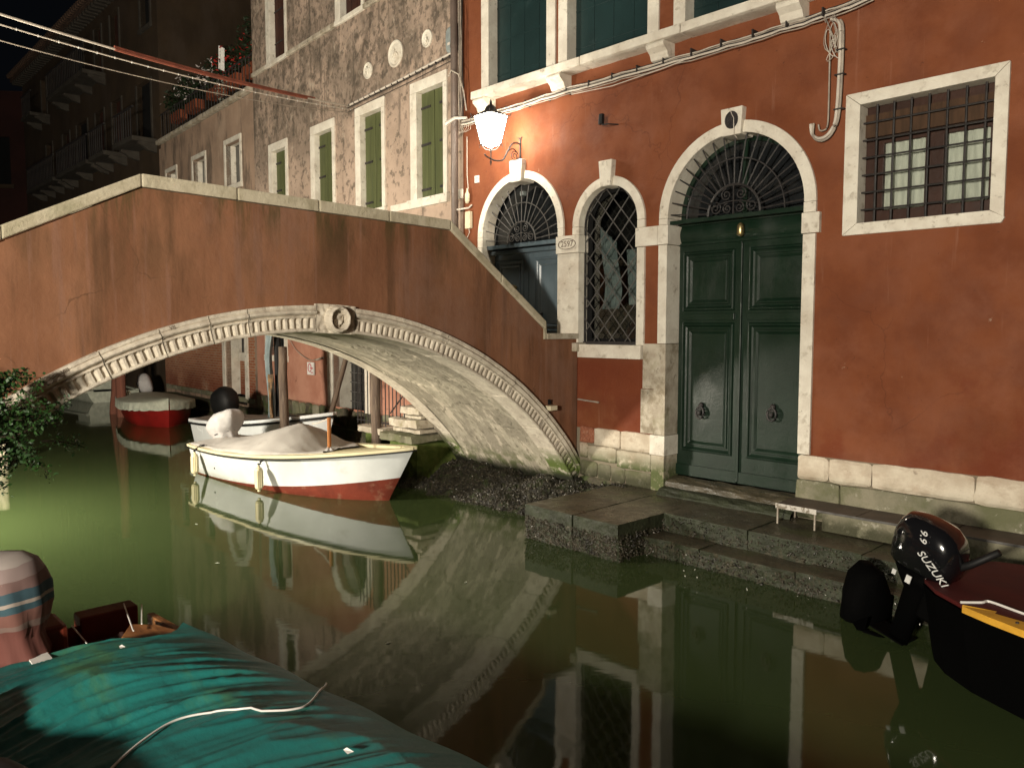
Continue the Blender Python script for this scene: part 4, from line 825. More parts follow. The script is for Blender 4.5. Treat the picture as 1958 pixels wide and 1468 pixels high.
# round stone medallions
def medallion(x, z, r, kind):
    mb = MB(); mb.v = []; n = 28
    prof = [(r, 0), (r, -.02), (r*.93, -.03), (r*.84, -.022), (r*.78, -.01), (r*.6, -.014), (0.001, -.018)]
    vs = []; 
    for rr, yy in prof: vs += [(x+rr*cos(2*pi*j/n), yy, z+rr*sin(2*pi*j/n)) for j in range(n)]
    mb.add(vs, [(i*n+j, i*n+(j+1) % n, (i+1)*n+(j+1) % n, (i+1)*n+j) for i in range(len(prof)-1) for j in range(n)])
    o_ = mb.build('medallion', M_stone, BH, smooth=False)
    rl = MB(); s_ = r*.5
    if kind == 0: rl.tube([(x-s_*.9, -.022, z-s_*.5), (x-s_*.4, -.026, z+s_*.1), (x+s_*.4, -.026, z+s_*.1), (x+s_*.8, -.024, z-s_*.4)], .012, 6); rl.tube([(x, -.022, z-s_*.6), (x, -.026, z+s_*.7)], .016, 6, .008)
    elif kind == 1: rl.tube([(x, -.022, z-s_), (x+.02, -.028, z+s_*.2), (x-.02, -.022, z+s_)], .014, 6); rl.tube([(x-s_, -.022, z-s_*.2), (x+s_, -.022, z+s_*.4)], .01, 6)
    else: rl.tube([(x-s_*.4, -.022, z-s_), (x-s_*.2, -.03, z+s_*.1), (x+s_*.1, -.022, z+s_*.9)], .018, 6, .01); rl.tube([(x+s_*.5, -.022, z-s_), (x+s_*.2, -.03, z+s_*.1)], .012, 6)
    rl.build('relief', M_stone, o_, smooth=True)
medallion(-1.98, 7.33, .235, 0); medallion(-2.94, 7.27, .15, 1); medallion(-.98, 7.32, .145, 2)
# ground-level features seen under the arch
stone(BH, 'gate_jamb', rect(-4.73, -4.50, .40, 2.35), -.04, .42); stone(BH, 'gate_jamb', rect(-3.20, -2.99, .40, 2.35), -.04, .42)
stone(BH, 'gate_arch', arcband(-4.73, -2.99, -4.50, -3.20, 2.353, 0, radians(91), pi, 14), -.04, .42); stone(BH, 'gate_arch', arcband(-4.73, -2.99, -4.50, -3.20, 2.353, 0, 0, radians(89), 14), -.04, .42)
stone(BH, 'impost_block', rect(-4.76, -4.49, 1.98, 2.10), -.055, .42)
WG = bpy.data.objects.new('water_gate', None); col.objects.link(WG); WG.parent = BH
MB().prism(arch(-4.55, -3.15, .5, 2.35, 16), (), .40, .405).build('gate_glass', M_glassdk, WG)
for i in range(6): MB().bar((-4.32+.2*i, .37, .55), (-4.32+.2*i, .37, 2.9), .012, 5).build('glazing_bar', M_irongrey, WG)
for i in range(11): MB().bar((-4.48, .365, .75+.2*i), (-3.22, .365, .75+.2*i), .012, 5).build('glazing_bar', M_irongrey, WG)
GW = bpy.data.objects.new('grated_window', None); col.objects.link(GW); GW.parent = BH
stone(GW, 'jamb', rect(-7.93, -7.75, 1.84, 3.40), -.03, .15); stone(GW, 'jamb', rect(-6.85, -6.68, 1.84, 3.40), -.03, .15); stone(GW, 'lintel', rect(-7.93, -6.68, 3.403, 3.55), -.03, .15); stone(GW, 'sill', rect(-7.96, -6.65, 1.70, 1.838), -.05, .15)
MB().box(-7.75, -6.85, .12, .13, 1.86, 3.38).build('window_pane', M_glassdk, GW)
for i in range(6): MB().bar((-7.66+.15*i, .05, 1.84), (-7.66+.15*i, .05, 3.4), .010, 5).build('window_bar', M_iron, GW)
for i in range(5): MB().bar((-7.75, .06, 2.05+.28*i), (-6.85, .06, 2.05+.28*i), .010, 5).build('window_bar', M_iron, GW)
for i in range(26): rough_block(BH, 'footing_stone', -8.37+i*.322, -8.37+(i+1)*.322-.012, -.05-random.uniform(0, .04), .1, .50+random.uniform(-.04, .02), .85+random.uniform(-.03, .01), M_foundation if random.random() < .6 else M_plinthlow, .02, n=3, seed=i)
rough_block(BH, 'footing', -16, 0, -.10, .1, -.5, .48, M_foundation, .05, n=24, seed=9)
T = thing('warning_sign', 'small white and red no mooring sign on the pink wall', 'sign', P1, (0, 0, ANG_B))
MB().box(-5.62, -5.31, -.06, -.035, 1.47, 1.74).build('plate', M_whitepaint, T)
mb = MB(); mb.tube([(-5.49+.075*cos(i*pi/10), -.064, 1.62+.085*sin(i*pi/10)) for i in range(20)], .009, 4, closed=True); mb.box(-5.46, -5.34, -.066, -.061, 1.60, 1.625); mb.box(-5.44, -5.34, -.066, -.061, 1.51, 1.53); mb.build('symbol', M_textred, T)
T = thing('slack_wire', 'thin wire sagging across the pink wall above the small sign', 'cable', P1, (0, 0, ANG_B))
MB().tube(smooth_path([(-6.65, -.05, 2.35), (-6.2, -.05, 2.0), (-5.6, -.05, 1.80), (-5.2, -.06, 1.80), (-4.85, -.06, 1.86)]), .008, 4).build('wire', M_cable, T)
MB().tube([(-5.2, -.05, 1.80), (-4.83, -.07, 1.86)], .02, 5).build('rope_end', M_cable, T)
# conduit along the beige wall and box
T = thing('conduit_run', 'pale ringed conduit climbing along the beige wall below the medallions', 'conduit', P1, (0, 0, ANG_B))
pts = [(-3.70, -.05, 6.77), (-2.6, -.05, 6.80), (-1.5, -.05, 6.83), (-.3, -.05, 6.88), (-.05, -.10, 6.86)]
MB().tube(smooth_path(pts), .020, 7).build('conduit', M_cablewhite, T, smooth=True); MB().tube(smooth_path([(a, b-.01, c-.05) for a, b, c in pts]), .009, 5).build('cable', M_cabledk, T)
MB().tube(smooth_path([(a, b, c-.12) for a, b, c in pts]), .006, 5).build('cable', M_cabledk, T)
for i in range(18): MB().bar((-3.6+i*.195, -.05, 6.772+.004*i), (-3.585+i*.195, -.05, 6.772+.004*i), .026, 7).build('conduit_clip', M_cabledk, T)
T = thing('meter_box', 'rounded grey plastic box high on the beige wall beside the drainpipe', 'box', P1, (0, 0, ANG_B))
mb = MB(); mb.loft([((-.21, -.005, 7.08), .13, .21, .55, (1, 0, 0), (0, 0, 1)), ((-.21, -.09, 7.08), .125, .20, .55, (1, 0, 0), (0, 0, 1)), ((-.21, -.11, 7.08), .10, .17, .6, (1, 0, 0), (0, 0, 1))], 20); mb.build('casing', M_greyplastic, T, bevel=.006)
MB().box(-.26, -.19, -.113, -.108, 6.99, 7.03).build('label_plate', M_cablewhite, T)

# terrace house (continuation of the row)
TH = thing('terrace_house', 'plastered house with flower terrace left of the beige house', 'house', P1, (0, 0, ANG_B))
tws = [(9.26, 10.22), (11.76, 12.72), (14.2, 15.1)]
hs = [rect(-b, -a, 6.1, 7.16) for a, b in tws]+[arch(-10.55, -9.2, .5, 2.9, 14)]+[rect(-12.5, -11.75, 2.7, 3.5), rect(-14.6, -13.9, 2.35, 3.5)]
MB().prism([(-15.8, -.6), (-8.38, -.6), (-8.38, 8.1), (-15.8, 8.1)], hs, .01, .13).build('wall', M_plaster2, TH)
hb_ = [arch(-10.55, -9.2, .72, 2.9, 14), rect(-12.5, -11.75, 2.7, 3.5), rect(-14.6, -13.9, 2.35, 3.5)]
MB().prism([(-15.8, .72), (-8.63, .72), (-8.63, 3.7), (-15.8, 3.7)], hb_, -.008, .005).build('brick_facing', M_brick, TH)
MB().box(-15.8, -8.38, .6, .7, -.6, 8.1).build('inner_wall', M_dkroom, TH)
for a, b in tws:
    Wn = bpy.data.objects.new('small_window', None); col.objects.link(Wn); Wn.parent = TH
    stone(Wn, 'lintel', rect(-b-.1, -a+.1, 7.163, 7.28), -.02, .25); stone(Wn, 'jamb', rect(-b-.1, -b+.0, 6.1, 7.16), -.02, .30); stone(Wn, 'jamb', rect(-a, -a+.1, 6.1, 7.16), -.02, .30); stone(Wn, 'sill', rect(-b-.12, -a+.12, 5.98, 6.097), -.05, .25)
    MB().box(-b+.02, -a-.02, .26, .28, 6.1, 7.16).build('window_pane', M_glassdk, Wn)
stone(TH, 'portal_jamb', rect(-10.75, -10.55, .70, 2.9), -.04, .45); stone(TH, 'portal_jamb', rect(-9.2, -9.0, .66, 2.9), -.04, .45)
stone(TH, 'portal_arch', arcband(-10.75, -9.0, -10.55, -9.2, 2.903, 0, 0, pi, 20), -.04, .45)
MB().box(-10.5, -9.2, .35, .42, .70, 1.6).build('brick_infill', M_brick, TH)
stone(TH, 'window_ledge', rect(-10.5, -9.2, 1.60, 1.82), .28, .45); MB().box(-10.5, -9.2, .44, .45, 1.82, 3.4).build('window_pane', M_glassdk, TH)
for i in range(6): MB().bar((-10.35+.2*i, .36, 1.82), (-10.35+.2*i, .36, 3.4), .012, 5).build('window_bar', M_iron, TH)
for a, b, z0, z1 in ((11.75, 12.5, 2.7, 3.5), (13.9, 14.6, 2.35, 3.5)):
    stone(TH, 'window_frame', rect(-b, -a, z0, z0+.1), -.03, .1); MB().box(-b, -a, .1, .11, z0, z1).build('window_pane', M_glassdk, TH)
for i in range(20): rough_block(TH, 'footing_stone', -15.7+i*.352, -15.7+(i+1)*.352-.01, -.05, .1, .58, .72+random.uniform(-.01, .01), M_plinthlow, .01, n=2, seed=i+50)
for i in range(9): rough_block(TH, 'terrace_stone', -15.8+i*.825, -15.8+(i+1)*.825-.01, -.10, .25, 8.11, 8.25, M_stonedark, .012, n=3, seed=i)
MB().box(-15.8, -8.38, .1, 3.6, 8.0, 8.10).build('terrace_floor', M_stonedark, TH)
MB().box(-15.8, -8.38, 3.4, 3.6, 8.1, 14).build('setback_wall', M_dark3, TH)
MB().box(-15.3, -15.1, 3.28, 3.40, 8.1, 14).build('setback_pilaster', M_dark3, TH)
for i in range(34): MB().bar((-15.7+i*.215, .02, 8.25), (-15.7+i*.215, .02, 9.0), .012, 4).build('baluster', M_iron, TH)
MB().bar((-15.8, .02, 9.0), (-8.4, .02, 9.0), .02, 6).build('railing', M_iron, TH)
def leafcloud(mb, c, rx, ry, rz, n, size, mode=0):
    for i in range(n):
        while True:
            p = Vector((random.uniform(-1, 1), random.uniform(-1, 1), random.uniform(-1, 1)))
            if p.length < 1: break
        p = Vector((c[0]+p.x*rx, c[1]+p.y*ry, c[2]+p.z*rz))
        d = Vector((random.gauss(0, 1), random.gauss(0, 1), random.gauss(0, .6))).normalized(); e = d.cross(Vector((random.gauss(0, 1), random.gauss(0, 1), random.gauss(0, 1)))).normalized(); s_ = size*random.uniform(.6, 1.3)
        mb.add([p-d*s_, p+e*s_*.4, p+d*s_, p-e*s_*.4], [(0, 1, 2, 3)])
pots = [(-8.9, 'dense leafy terrace plant with red flowers nearest the beige house', 1), (-10.2, 'red flowering plant in a terracotta trough next to the corner plant', 2), (-11.4, 'terrace plant with a mass of small white flowers', 3), (-13.2, 'terrace plant with a few white blooms over an orange pot', 4), (-14.6, 'dark leafy plant at the far end of the terrace', 5)]
for x, lb, i in pots:
    random.seed(i); T = thing('potted_plant', lb, 'plant', tuple(P1+Vector((-E.x, -E.y, 0))*x+Vector((0, 0, 8.12))), (0, 0, ANG_B), 'flower pots on the terrace edge')
    MB().box(-.45, .45, .12, .38, .55, .80).build('trough', M_terracotta, T, bevel=.01)
    l = MB(); leafcloud(l, (0, .2, 1.15 if i != 1 else 1.3), .55, .35, .42 if i != 1 else .65, 420, .06); l.build('foliage', M_leafdark, T)['kind'] = 'stuff'
    f_ = MB(); leafcloud(f_, (0, .0, 1.15 if i != 1 else 1.1), .5, .3, .38, {1: 40, 2: 90, 3: 110, 4: 60, 5: 6}[i], .045); f_.build('flowers', M_petalr if i in (1, 2) else M_petalw, T)['kind'] = 'stuff'
T = thing('hanging_cloth', 'white cloth hung among the terrace plants', 'cloth', tuple(P1+Vector((-E.x, -E.y, 0))*-10.35+Vector((0, 0, 8.12))), (0, 0, ANG_B))
MB().grid(lambda a, b: (.05+.30*a+.05*b, -.10+.04*sin(a*14), .95+.55*b-.12*a*a), 16, 6).build('cloth', M_whitepaint, T, smooth=True)
T = thing('trailing_plant', 'sparse grey green weeds trailing over the terrace ledge', 'plant', tuple(P1+Vector((-E.x, -E.y, 0))*-10.2+Vector((0, 0, 8.12))), (0, 0, ANG_B))
l = MB(); random.seed(12); leafcloud(l, (0, -.08, .45), .35, .12, .35, 130, .03); l.build('foliage', mat('grey_green_leaf', (.22, .24, .20), None, 4, .7), T)['kind'] = 'stuff'

M_farstone = mat('far_balcony_stone', (.055, .048, .038), (.038, .032, .025), 3, .9)  # darker copy of the weathered stone, the dimness is put into the colour
# ------------------------------------------------------------------ dark far buildings
DB = thing('dark_palazzo', 'tall unlit ochre building with balconies further along the canal', 'building', P2, (0, 0, ANG_D))
wn_ = [(.5, 1.75), (3.3, 4.3), (5.2, 6.2), (7.2, 8.6), (9.6, 10.6), (12.2, 13.2)]
hs = [rect(-b, -a, 8.4, 10.3) for a, b in wn_]+[rect(-1.2, -.35, 11.9, 13.4), rect(-4.2, -3.3, 11.9, 13.2), rect(-6.0, -5.2, 11.5, 13.2), rect(-8.6, -7.4, 11.5, 13.2), rect(-11, -10, 11.5, 13.1), rect(-13.6, -12.8, 11.5, 13.1)]+[rect(-b, -a, 5.2, 7.2) for a, b in wn_]+[rect(-1.9, -1.2, 2.2, 3.6)]
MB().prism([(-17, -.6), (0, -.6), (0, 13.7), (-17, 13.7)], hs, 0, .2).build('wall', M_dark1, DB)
MB().box(0.001, .2, 0, 6, 8, 16).build('side_wall', M_dark1, DB)
for i, h_ in enumerate(hs[:-1]):
    x0, z0 = h_[0]; x1, z1 = h_[2]; Wn = bpy.data.objects.new('window', None); col.objects.link(Wn); Wn.parent = DB
    MB().box(x0, x1, .15, .19, z0, z1).build('shutter', M_rust if i % 3 else M_black, Wn)
    MB().box(x0-.1, x0, -.04, .15, z0, z1).build('jamb', M_farstone, Wn); MB().box(x1, x1+.1, -.04, .15, z0, z1).build('jamb', M_farstone, Wn); MB().box(x0-.12, x1+.12, -.08, .15, z0-.12, z0-.002).build('sill', M_farstone, Wn)
for x0, x1, z0 in ((-1.95, -.1, 8.2), (-4.6, -2.9, 8.2), (-8.9, -4.9, 8.2), (-13.6, -9.3, 8.2), (-9.8, -4.9, 11.3), (-14.0, -12.4, 11.3)):
    Bn = bpy.data.objects.new('balcony', None); col.objects.link(Bn); Bn.parent = DB
    MB().box(x0, x1, -.75, 0, z0, z0+.14).build('balcony_slab', M_farstone, Bn, bevel=.01)
    n = int((x1-x0)/.22)
    pr = [(0.02, 0), (-.55, 0), (-.58, -.07), (-.42, -.12), (-.28, -.22), (.02, -.28)]
    for k in range(max(2, int((x1-x0)/1.4)+1)):
        xx = x0+.05+k*(x1-x0-.25)/max(1, int((x1-x0)/1.4)); MB().prism([(a, z0+b) for a, b in pr], (), xx, xx+.16, mp=lambda a, b, y: (y, a, b)).build('corbel', M_farstone, Bn)
    bal = None
    for k in range(n):
        if bal is None: bal = MB().bar((0, 0, 0), (0, 0, .85), .018, 4).build('baluster', M_iron, Bn, loc=(x0+.1, -.70, z0+.14))
        else: share(bal, 'baluster', Bn, (x0+.1+k*.22, -.70, z0+.14))
    MB().box(x0, x1, -.73, -.67, z0+.98, z0+1.03).build('handrail', M_iron, Bn)
MB().box(-17.2, .2, -.45, .2, 13.7, 13.85).build('eaves', M_roof, DB)
mod = None
for i in range(50):
    if mod is None: mod = MB().box(0, .16, -.42, 0, 0, .14).build('modillion', M_farstone, DB, loc=(-17, 0, 13.56))
    else: share(mod, 'modillion', DB, (-17+i*.345, 0, 13.56))
til = None
for i in range(70):
    if til is None: til = MB().tube([(0, 0, 0), (0, 1.4, .35)], .09, 6).build('roof_tile', M_roof, DB, loc=(-17, -.6, 13.9))
    else: share(til, 'roof_tile', DB, (-17+i*.248, -.6, 13.9))
MB().add([(-17.2, -.5, 13.86), (.2, -.5, 13.86), (.2, 5, 15.3), (-17.2, 5, 15.3)], [(0, 1, 2, 3)]).build('roof', M_roof, DB)
FB = thing('maroon_building', 'dark maroon building closing the end of the canal', 'building', tuple(P2+D*17.2), (0, 0, radians(8)))
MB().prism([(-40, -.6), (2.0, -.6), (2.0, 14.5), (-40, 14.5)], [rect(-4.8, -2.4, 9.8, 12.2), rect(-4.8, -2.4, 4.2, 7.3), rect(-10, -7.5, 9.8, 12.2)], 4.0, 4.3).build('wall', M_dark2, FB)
for x0, x1, z0, z1 in ((-4.8, -2.4, 9.8, 12.2), (-4.8, -2.4, 4.2, 7.3)):
    MB().box(x0, x1, 4.25, 4.29, z0, z1).build('shutter', M_black, FB); MB().box(x0-.15, x1+.15, 3.9, 4.2, z0-.2, z0-.01).build('sill', M_dark1, FB)

# ------------------------------------------------------------------ wires across the canal
def catenary(a, b, sag, n=24):
    a, b = Vector(a), Vector(b); return [a+(b-a)*(i/n)-Vector((0, 0, sag*4*(i/n)*(1-i/n))) for i in range(n+1)]
RE = P1+E*3.65+Vector((0, 0, 6.77)); dr = Vector((-2.8, -6.6, 0)); LE = Vector((RE.x, RE.y, 0))+dr*1.5
WIRES = []
def wire(label, dz0, dz1, sag, r, m, part=(0, 1), name='overhead_cable'):
    pts = catenary(Vector((LE.x, LE.y, 5.95+dz0)), RE+Vector((0, 0, dz1)), sag, 48); n0, n1 = int(48*part[0]), int(48*part[1])
    return MB().tube(pts[n0:n1+1], r, 6)
T = thing('overhead_cable', 'thickest overhead cable across the canal, half wrapped in red sheath', 'cable')
wire('', .02, 0, .22, .014, None, (0, 1)).build('cable', M_cablewhite, T); wire('', .02, 0, .22, .022, None, (.50, .88)).build('sheath', M_cablered, T); wire('', .05, .03, .22, .014, None, (.52, .9)).build('sheath', M_cablered, T)
wr = wire('', -.10, -.06, .24, .008, None)
T = thing('overhead_cable', 'thin beaded cable just under the red sheathed one', 'cable'); wr.build('cable', M_cablewhite, T)
pts = catenary(Vector((LE.x, LE.y, 5.85)), RE+Vector((0, 0, -.06)), .24, 40)
mb = MB()
for p in pts: mb.lathe([(0, -.018), (.013, 0), (0, .018)], 6, p)
mb.build('beads', M_whitepaint, T)
T = thing('overhead_cable', 'lowest and thinnest wire over the canal', 'cable'); wire('', -.26, -.12, .30, .006, None).build('cable', M_cable, T)

# ------------------------------------------------------------------ poles
def pole(label, u, s_, top, r=.09, lean=(0, 0), m=None, group='mooring poles beyond the bridge', cap=False):
    T = thing('mooring_pole', label, 'pole', w(u, s_, 0), (0, 0, 0), group); random.seed(int(u*100))
    pts = [Vector((lean[0]*z, lean[1]*z, z))+Vector((random.uniform(-.008, .008), random.uniform(-.008, .008), 0)) for z in [-.6+(top+.6)*i/10 for i in range(11)]]
    MB().tube(pts, r*1.05, 10, r*.92).build('shaft', m or M_pole, T, smooth=True, bevel=.0)
    return T
pole('tall grey mooring pole behind the white boat, nearest the stone landing', -2.35, .9, 2.6, .085)
pole('brown mooring pole standing between the two white boats', -4.6, 1.4, 2.14, .085)
T = pole('slim dark pole leaning right beside the water gate', -4.85, .55, 2.8, .055); T.rotation_euler = (0, 0, 0)
T.rotation_euler = (radians(-6), radians(15), 0)
pole('straight red brown pole by the brick wall', -14.6, 1.1, 3.4, .13, m=M_polered); 
T = pole('slightly leaning red brown pole by the brick wall', -15.6, 1.0, 3.4, .12, m=M_polered); T.rotation_euler = (0, radians(5), 0)
T = pole('short pale pole stub at the left edge under the bush', -7.67, 5.27, .75, .09, m=M_coping); 
T = thing('tattered_cloth', 'tattered pale blue cloth hanging on a dark post beside the grated window', 'cloth', w(-5.35, 1.2, 0), (0, 0, ANG_R))
MB().tube([(.05, .08, -.5), (.0, .08, 2.6)], .07, 8).build('post', M_rubber, T)
mb = MB(); mb.grid(lambda a, b: (-.13+.26*a+.06*sin(b*7)-(.10*(1-b)), -.06+.05*sin(a*9+b*3), .65+1.85*b+.1*sin(a*12)*(1-b)), 22, 26); mb.build('cloth', M_bluecloth, T, smooth=True)
mb = MB(); mb.grid(lambda a, b: (.0+.10*a, -.10+.03*sin(a*9+b*5), .75+.85*b), 8, 12); mb.build('rag', mat('ochre_rag', (.22, .13, .06), (.08, .06, .04), 9, .9), T, smooth=True)

# ------------------------------------------------------------------ landing steps beside the bridge, iron fence
ST = local('landing_stairs', 'rough stone steps with green algae under the far side of the arch', 'steps')
for i, (x0, x1, s0, s1, z0, z1, m) in enumerate(((-2.95, -2.12, 0, .92, .70, .83, M_stonedark), (-2.11, -1.2, 0, 1.02, .655, .80, M_plinthlow), (-1.98, -1.2, 0, .93, .88, 1.04, M_stonedark), (-1.72, -1.2, 0, .88, 1.10, 1.24, M_stonedark))):
    rough_block(ST, 'step_stone', x0, x1, -s1, -s0, z0, z1, m, .022, n=7, seed=i+20)
rough_block(ST, 'brick_course', -1.95, -1.2, -.86, 0, .80, .88, M_stonedark, .012, seed=4); rough_block(ST, 'brick_course', -1.7, -1.2, -.84, 0, 1.04, 1.10, M_stonedark, .012, seed=4)
M_algst = mat('algae_covered_stone', (.06, .09, .015), (.10, .12, .03), 5, .8, .8, 16, spots=[dict(c=(.012, .015, .006), scale=4, lo=.4, hi=.6, amt=.9, z=(.1, .45))])
rough_block(ST, 'pier_base', -2.85, -2.62, -.80, 0, -.3, .70, M_algst, .03, seed=8); rough_block(ST, 'pier_base', -1.98, -1.2, -.92, 0, -.3, .65, M_algst, .03, n=7, seed=9)
T = local('iron_fence', 'row of thin dark iron bars along the edge of the stone landing', 'fence')
for i in range(14): MB().bar((-3.0+.105*i, -.84, .84 if i < 9 else 1.0), (-3.0+.105*i, -.84, 2.35), .010, 5).build('bar', M_iron, T)
for z in (.90, 2.2): MB().bar((-3.02, -.84, z), (-1.6, -.84, z), .013, 5).build('rail', M_iron, T)
MB().bar((-2.05, -.82, 1.08), (-1.3, -.80, 1.75), .012, 5).build('brace', M_iron, T)

# ------------------------------------------------------------------ boats
def hull(mb, L, B, zs, rake, zred, stern=.72, nt=30, keelz=-.22, m_top=1, m_bot=0, flare=.78, full=.45, pw=2.3):
    def bt(t):
        if t > full: return B*max(0, 1-((t-full)/(1-full))**pw)**.85
        return B*(1-(1-stern)*((full-t)/full)**2)
    def P(t, z, sg):
        h = zs(t); k = max(0, min(1, z/h)); b = bt(t)*(flare+(1-flare)*k**.8) if z >= 0 else bt(t)*(flare-.25*(-z/.2))
        x = t*(L-rake)+rake*max(k if z > 0 else z*.6/h, -.3)*t**3
        return (x, sg*b, z)
    ts = [1-(1-i/nt)**1.5 for i in range(nt+1)]; rows = []
    for sg in (-1, 1):
        for lo_, hi_, m in ((lambda t: keelz, lambda t: zred(t), m_bot), (lambda t: zred(t), zs, m_top)):
            mb.cur = m; mb.grid(lambda a, b: P(ts[round(a*nt)], lo_(ts[round(a*nt)])+(hi_(ts[round(a*nt)])-lo_(ts[round(a*nt)]))*b, sg), nt, 6)
    mb.cur = m_top
    for k in range(8):
        z0 = keelz+(zs(0)-keelz)*k/8; z1 = keelz+(zs(0)-keelz)*(k+1)/8
        mb.cur = m_bot if z1 < zred(0)+.02 else m_top; mb.add([P(0, z0, -1), P(0, z0, 1), P(0, z1, 1), P(0, z1, -1)], [(0, 1, 2, 3)])
    return bt, P
def sweep_rim(mb, P, zs, off_out, off_in, th, n=40, dz=0.0, t0=0.0, t1=1.0):
    # rectangular strip following the gunwale on both sides
    for sg in (-1, 1):
        def ring(i):
            t = t0+(t1-t0)*(1-(1-i/n)**1.4); p = Vector(P(t, zs(t), sg)); y = p.y
            oo = off_out; oi = min(off_in, abs(y)+.0)
            return [(p.x+.02*t, y+sg*oo, p.z+dz-th), (p.x+.02*t, y+sg*oo, p.z+dz), (p.x, y-sg*oi, p.z+dz), (p.x, y-sg*oi, p.z+dz-th)]
        vs = []; 
        for i in range(n+1): vs += ring(i)
        mb.add(vs, [(i*4+j, i*4+(j+1) % 4, (i+1)*4+(j+1) % 4, (i+1)*4+j) for i in range(n) for j in range(4)]+[(0, 1, 2, 3), (n*4+3, n*4+2, n*4+1, n*4)])
def heading(u0, s0, u1, s1):
    a = w(u0, s0); b = w(u1, s1); return atan2(b.y-a.y, b.x-a.x), (b-a).length, a
# white launch
hd, LEN, org = heading(-4.85, 2.48, -.15, 1.75)
WB = thing('white_motorboat', 'white open motorboat with red bottom and grey beige tarp under the arch', 'boat', org, (0, 0, hd))
zsw = lambda t: .46+.34*t**2.3+.03*(1-t)**2
mb = MB(); bt, P_ = hull(mb, LEN, .84, zsw, .52, lambda t: .02+.34*t**2.6, .74)
mb.build('hull', [M_antifoul, M_white], WB, smooth=True)
mb = MB(); sweep_rim(mb, P_, zsw, .035, .13, .045, dz=.03); mb.box(-.03, .10, -.6, .6, zsw(0)-.02, zsw(0)+.032); mb.build('gunwale', M_cream, WB, bevel=.008)
mb = MB(); sweep_rim(mb, P_, zsw, .040, .0, .022, dz=-.012); mb.build('rubbing_strake', M_rubber, WB)
mb = MB(); mb.grid(lambda a, b: (lambda p, q_: (p[0], p[1]+(q_[1]-p[1])*b, p[2]-.03+.05*sin(pi*b)))(P_(.60+.395*a, zsw(.60+.395*a), -1), P_(.60+.395*a, zsw(.60+.395*a), 1)), 20, 8); mb.build('foredeck', M_cream, WB, smooth=True)
mb = MB(); mb.grid(lambda a, b: (lambda p, q_: (p[0], p[1]*.8+(q_[1]-p[1])*.8*b, .22))(P_(.02+.6*a, zsw(.02+.6*a), -1), P_(.02+.6*a, zsw(.02+.6*a), 1)), 20, 4)
mb.box(3.05, 3.10, -.55, .55, .22, .56); mb.build('cockpit_sole', M_cream, WB)
mb = MB(); sweep_rim(mb, P_, lambda t: zsw(t)+.035, -.14, .16, .08, t0=.55, t1=.93); mb.build('coaming', M_cream, WB, bevel=.006)
# tarp: ridge rises to a peak at t~.55
def tarpz(t, v):
    crease = .006*(1-abs(noise.noise(Vector((t*9+v*2.2, v*2.6, 5)))))**7
    rid = .60+.38*max(0, min(1, (t-.10)/.40))**1.3 if t < .52 else .98-.55*((t-.52)/.20)**1.1
    e = abs(v); ez = zsw(t)+.045
    base_ = ez+(max(rid, ez+.01)-ez)*(1-e**1.5)
    fold = .016*sin(t*46+v*2)*(e*(1-e)*3)+.014*sin(t*21+v*6)*(1-e)*e*3+.006*noise.noise(Vector((t*14, v*4, 0)))
    return base_+(fold+crease-.012)*min(1, (1-e)*6)
mb = MB()
def ftarp(a, b):
    t = .015+.70*a; v = -1+2*b; p = P_(t, zsw(t), 1); half = abs(p[1])-.02+.03*sin(t*30)
    if t > .60: half *= 1-.5*((t-.60)/.115)
    e = abs(v); z_ = tarpz(t, v) if e < .97 else zsw(t)-.015+.02*sin(t*60)
    return (p[0]-.02*sin(v*5), v*half, z_)
mb.grid(ftarp, 110, 44); mb.build('tarp', M_tarp, WB, smooth=True)
MB().tube([(2.55, -.02, .99), (2.75, -.05, 1.02), (3.1, -.14, 1.12)], .010, 5).build('tarp_line', M_cablewhite, WB)
for t, sg in ((.115, -1), (.55, -1)):
    p = P_(t, zsw(t), sg); T = thing('boat_fender', 'ribbed cream fender tied at the stern quarter of the white motorboat' if t < .2 else 'ribbed cream fender hanging amidships on the white motorboat', 'fender', tuple(Matrix.Translation(org) @ Matrix.Rotation(hd, 4, 'Z') @ Vector((p[0], p[1]-.085, 0))), (0, 0, hd), 'fenders on the white motorboat')
    mb = MB(); n = 14; prof_ = [(0, .045), (.022, .05), (.022, .075), (.05, .095), (.058, .12), (.058, .37), (.05, .40), (.022, .42), (.02, .44), (0, .445)]
    mb.lathe(prof_, n); 
    for i in range(0, 7): mb.bar((.059*cos(i*2*pi/7), .059*sin(i*2*pi/7), .12), (.059*cos(i*2*pi/7), .059*sin(i*2*pi/7), .37), .006, 4)
    mb.build('body', M_cream, T, smooth=False)
    mb = MB(); mb.tube([(0, 0, .44), (.01, .05, .50), (.03, .13, .535), (.12, .16, .54)], .009, 5); mb.tube([(.0, .02, .49), (.05, .08, .55), (.11, .12, .56)], .008, 5); mb.tube([(-.02, .0, .46), (.03, .02, .47), (.0, .03, .50)], .012, 5); mb.build('rope', M_rubber, T)
MB().lathe([(0, 0), (.012, .0), (.012, .01), (0, .012)], 8, (0, 0, 0)).build('drain_hole', M_rubber, WB, loc=P_(.21, .20, -1), rot=(radians(90), 0, 0))
T = thing('boat_post', 'short varnished wooden post with wrapped cloth on the foredeck of the white motorboat', 'post', tuple(Matrix.Translation(org) @ Matrix.Rotation(hd, 4, 'Z') @ Vector((3.13, -.16, 0))), (0, 0, hd))
MB().tube([(0, 0, .48), (0, 0, 1.14)], .030, 9).build('shaft', mat('orange_varnish', (.42, .17, .045), (.28, .1, .03), 6, .5, .2, 12, stretch=(5, 5, .5)), T)
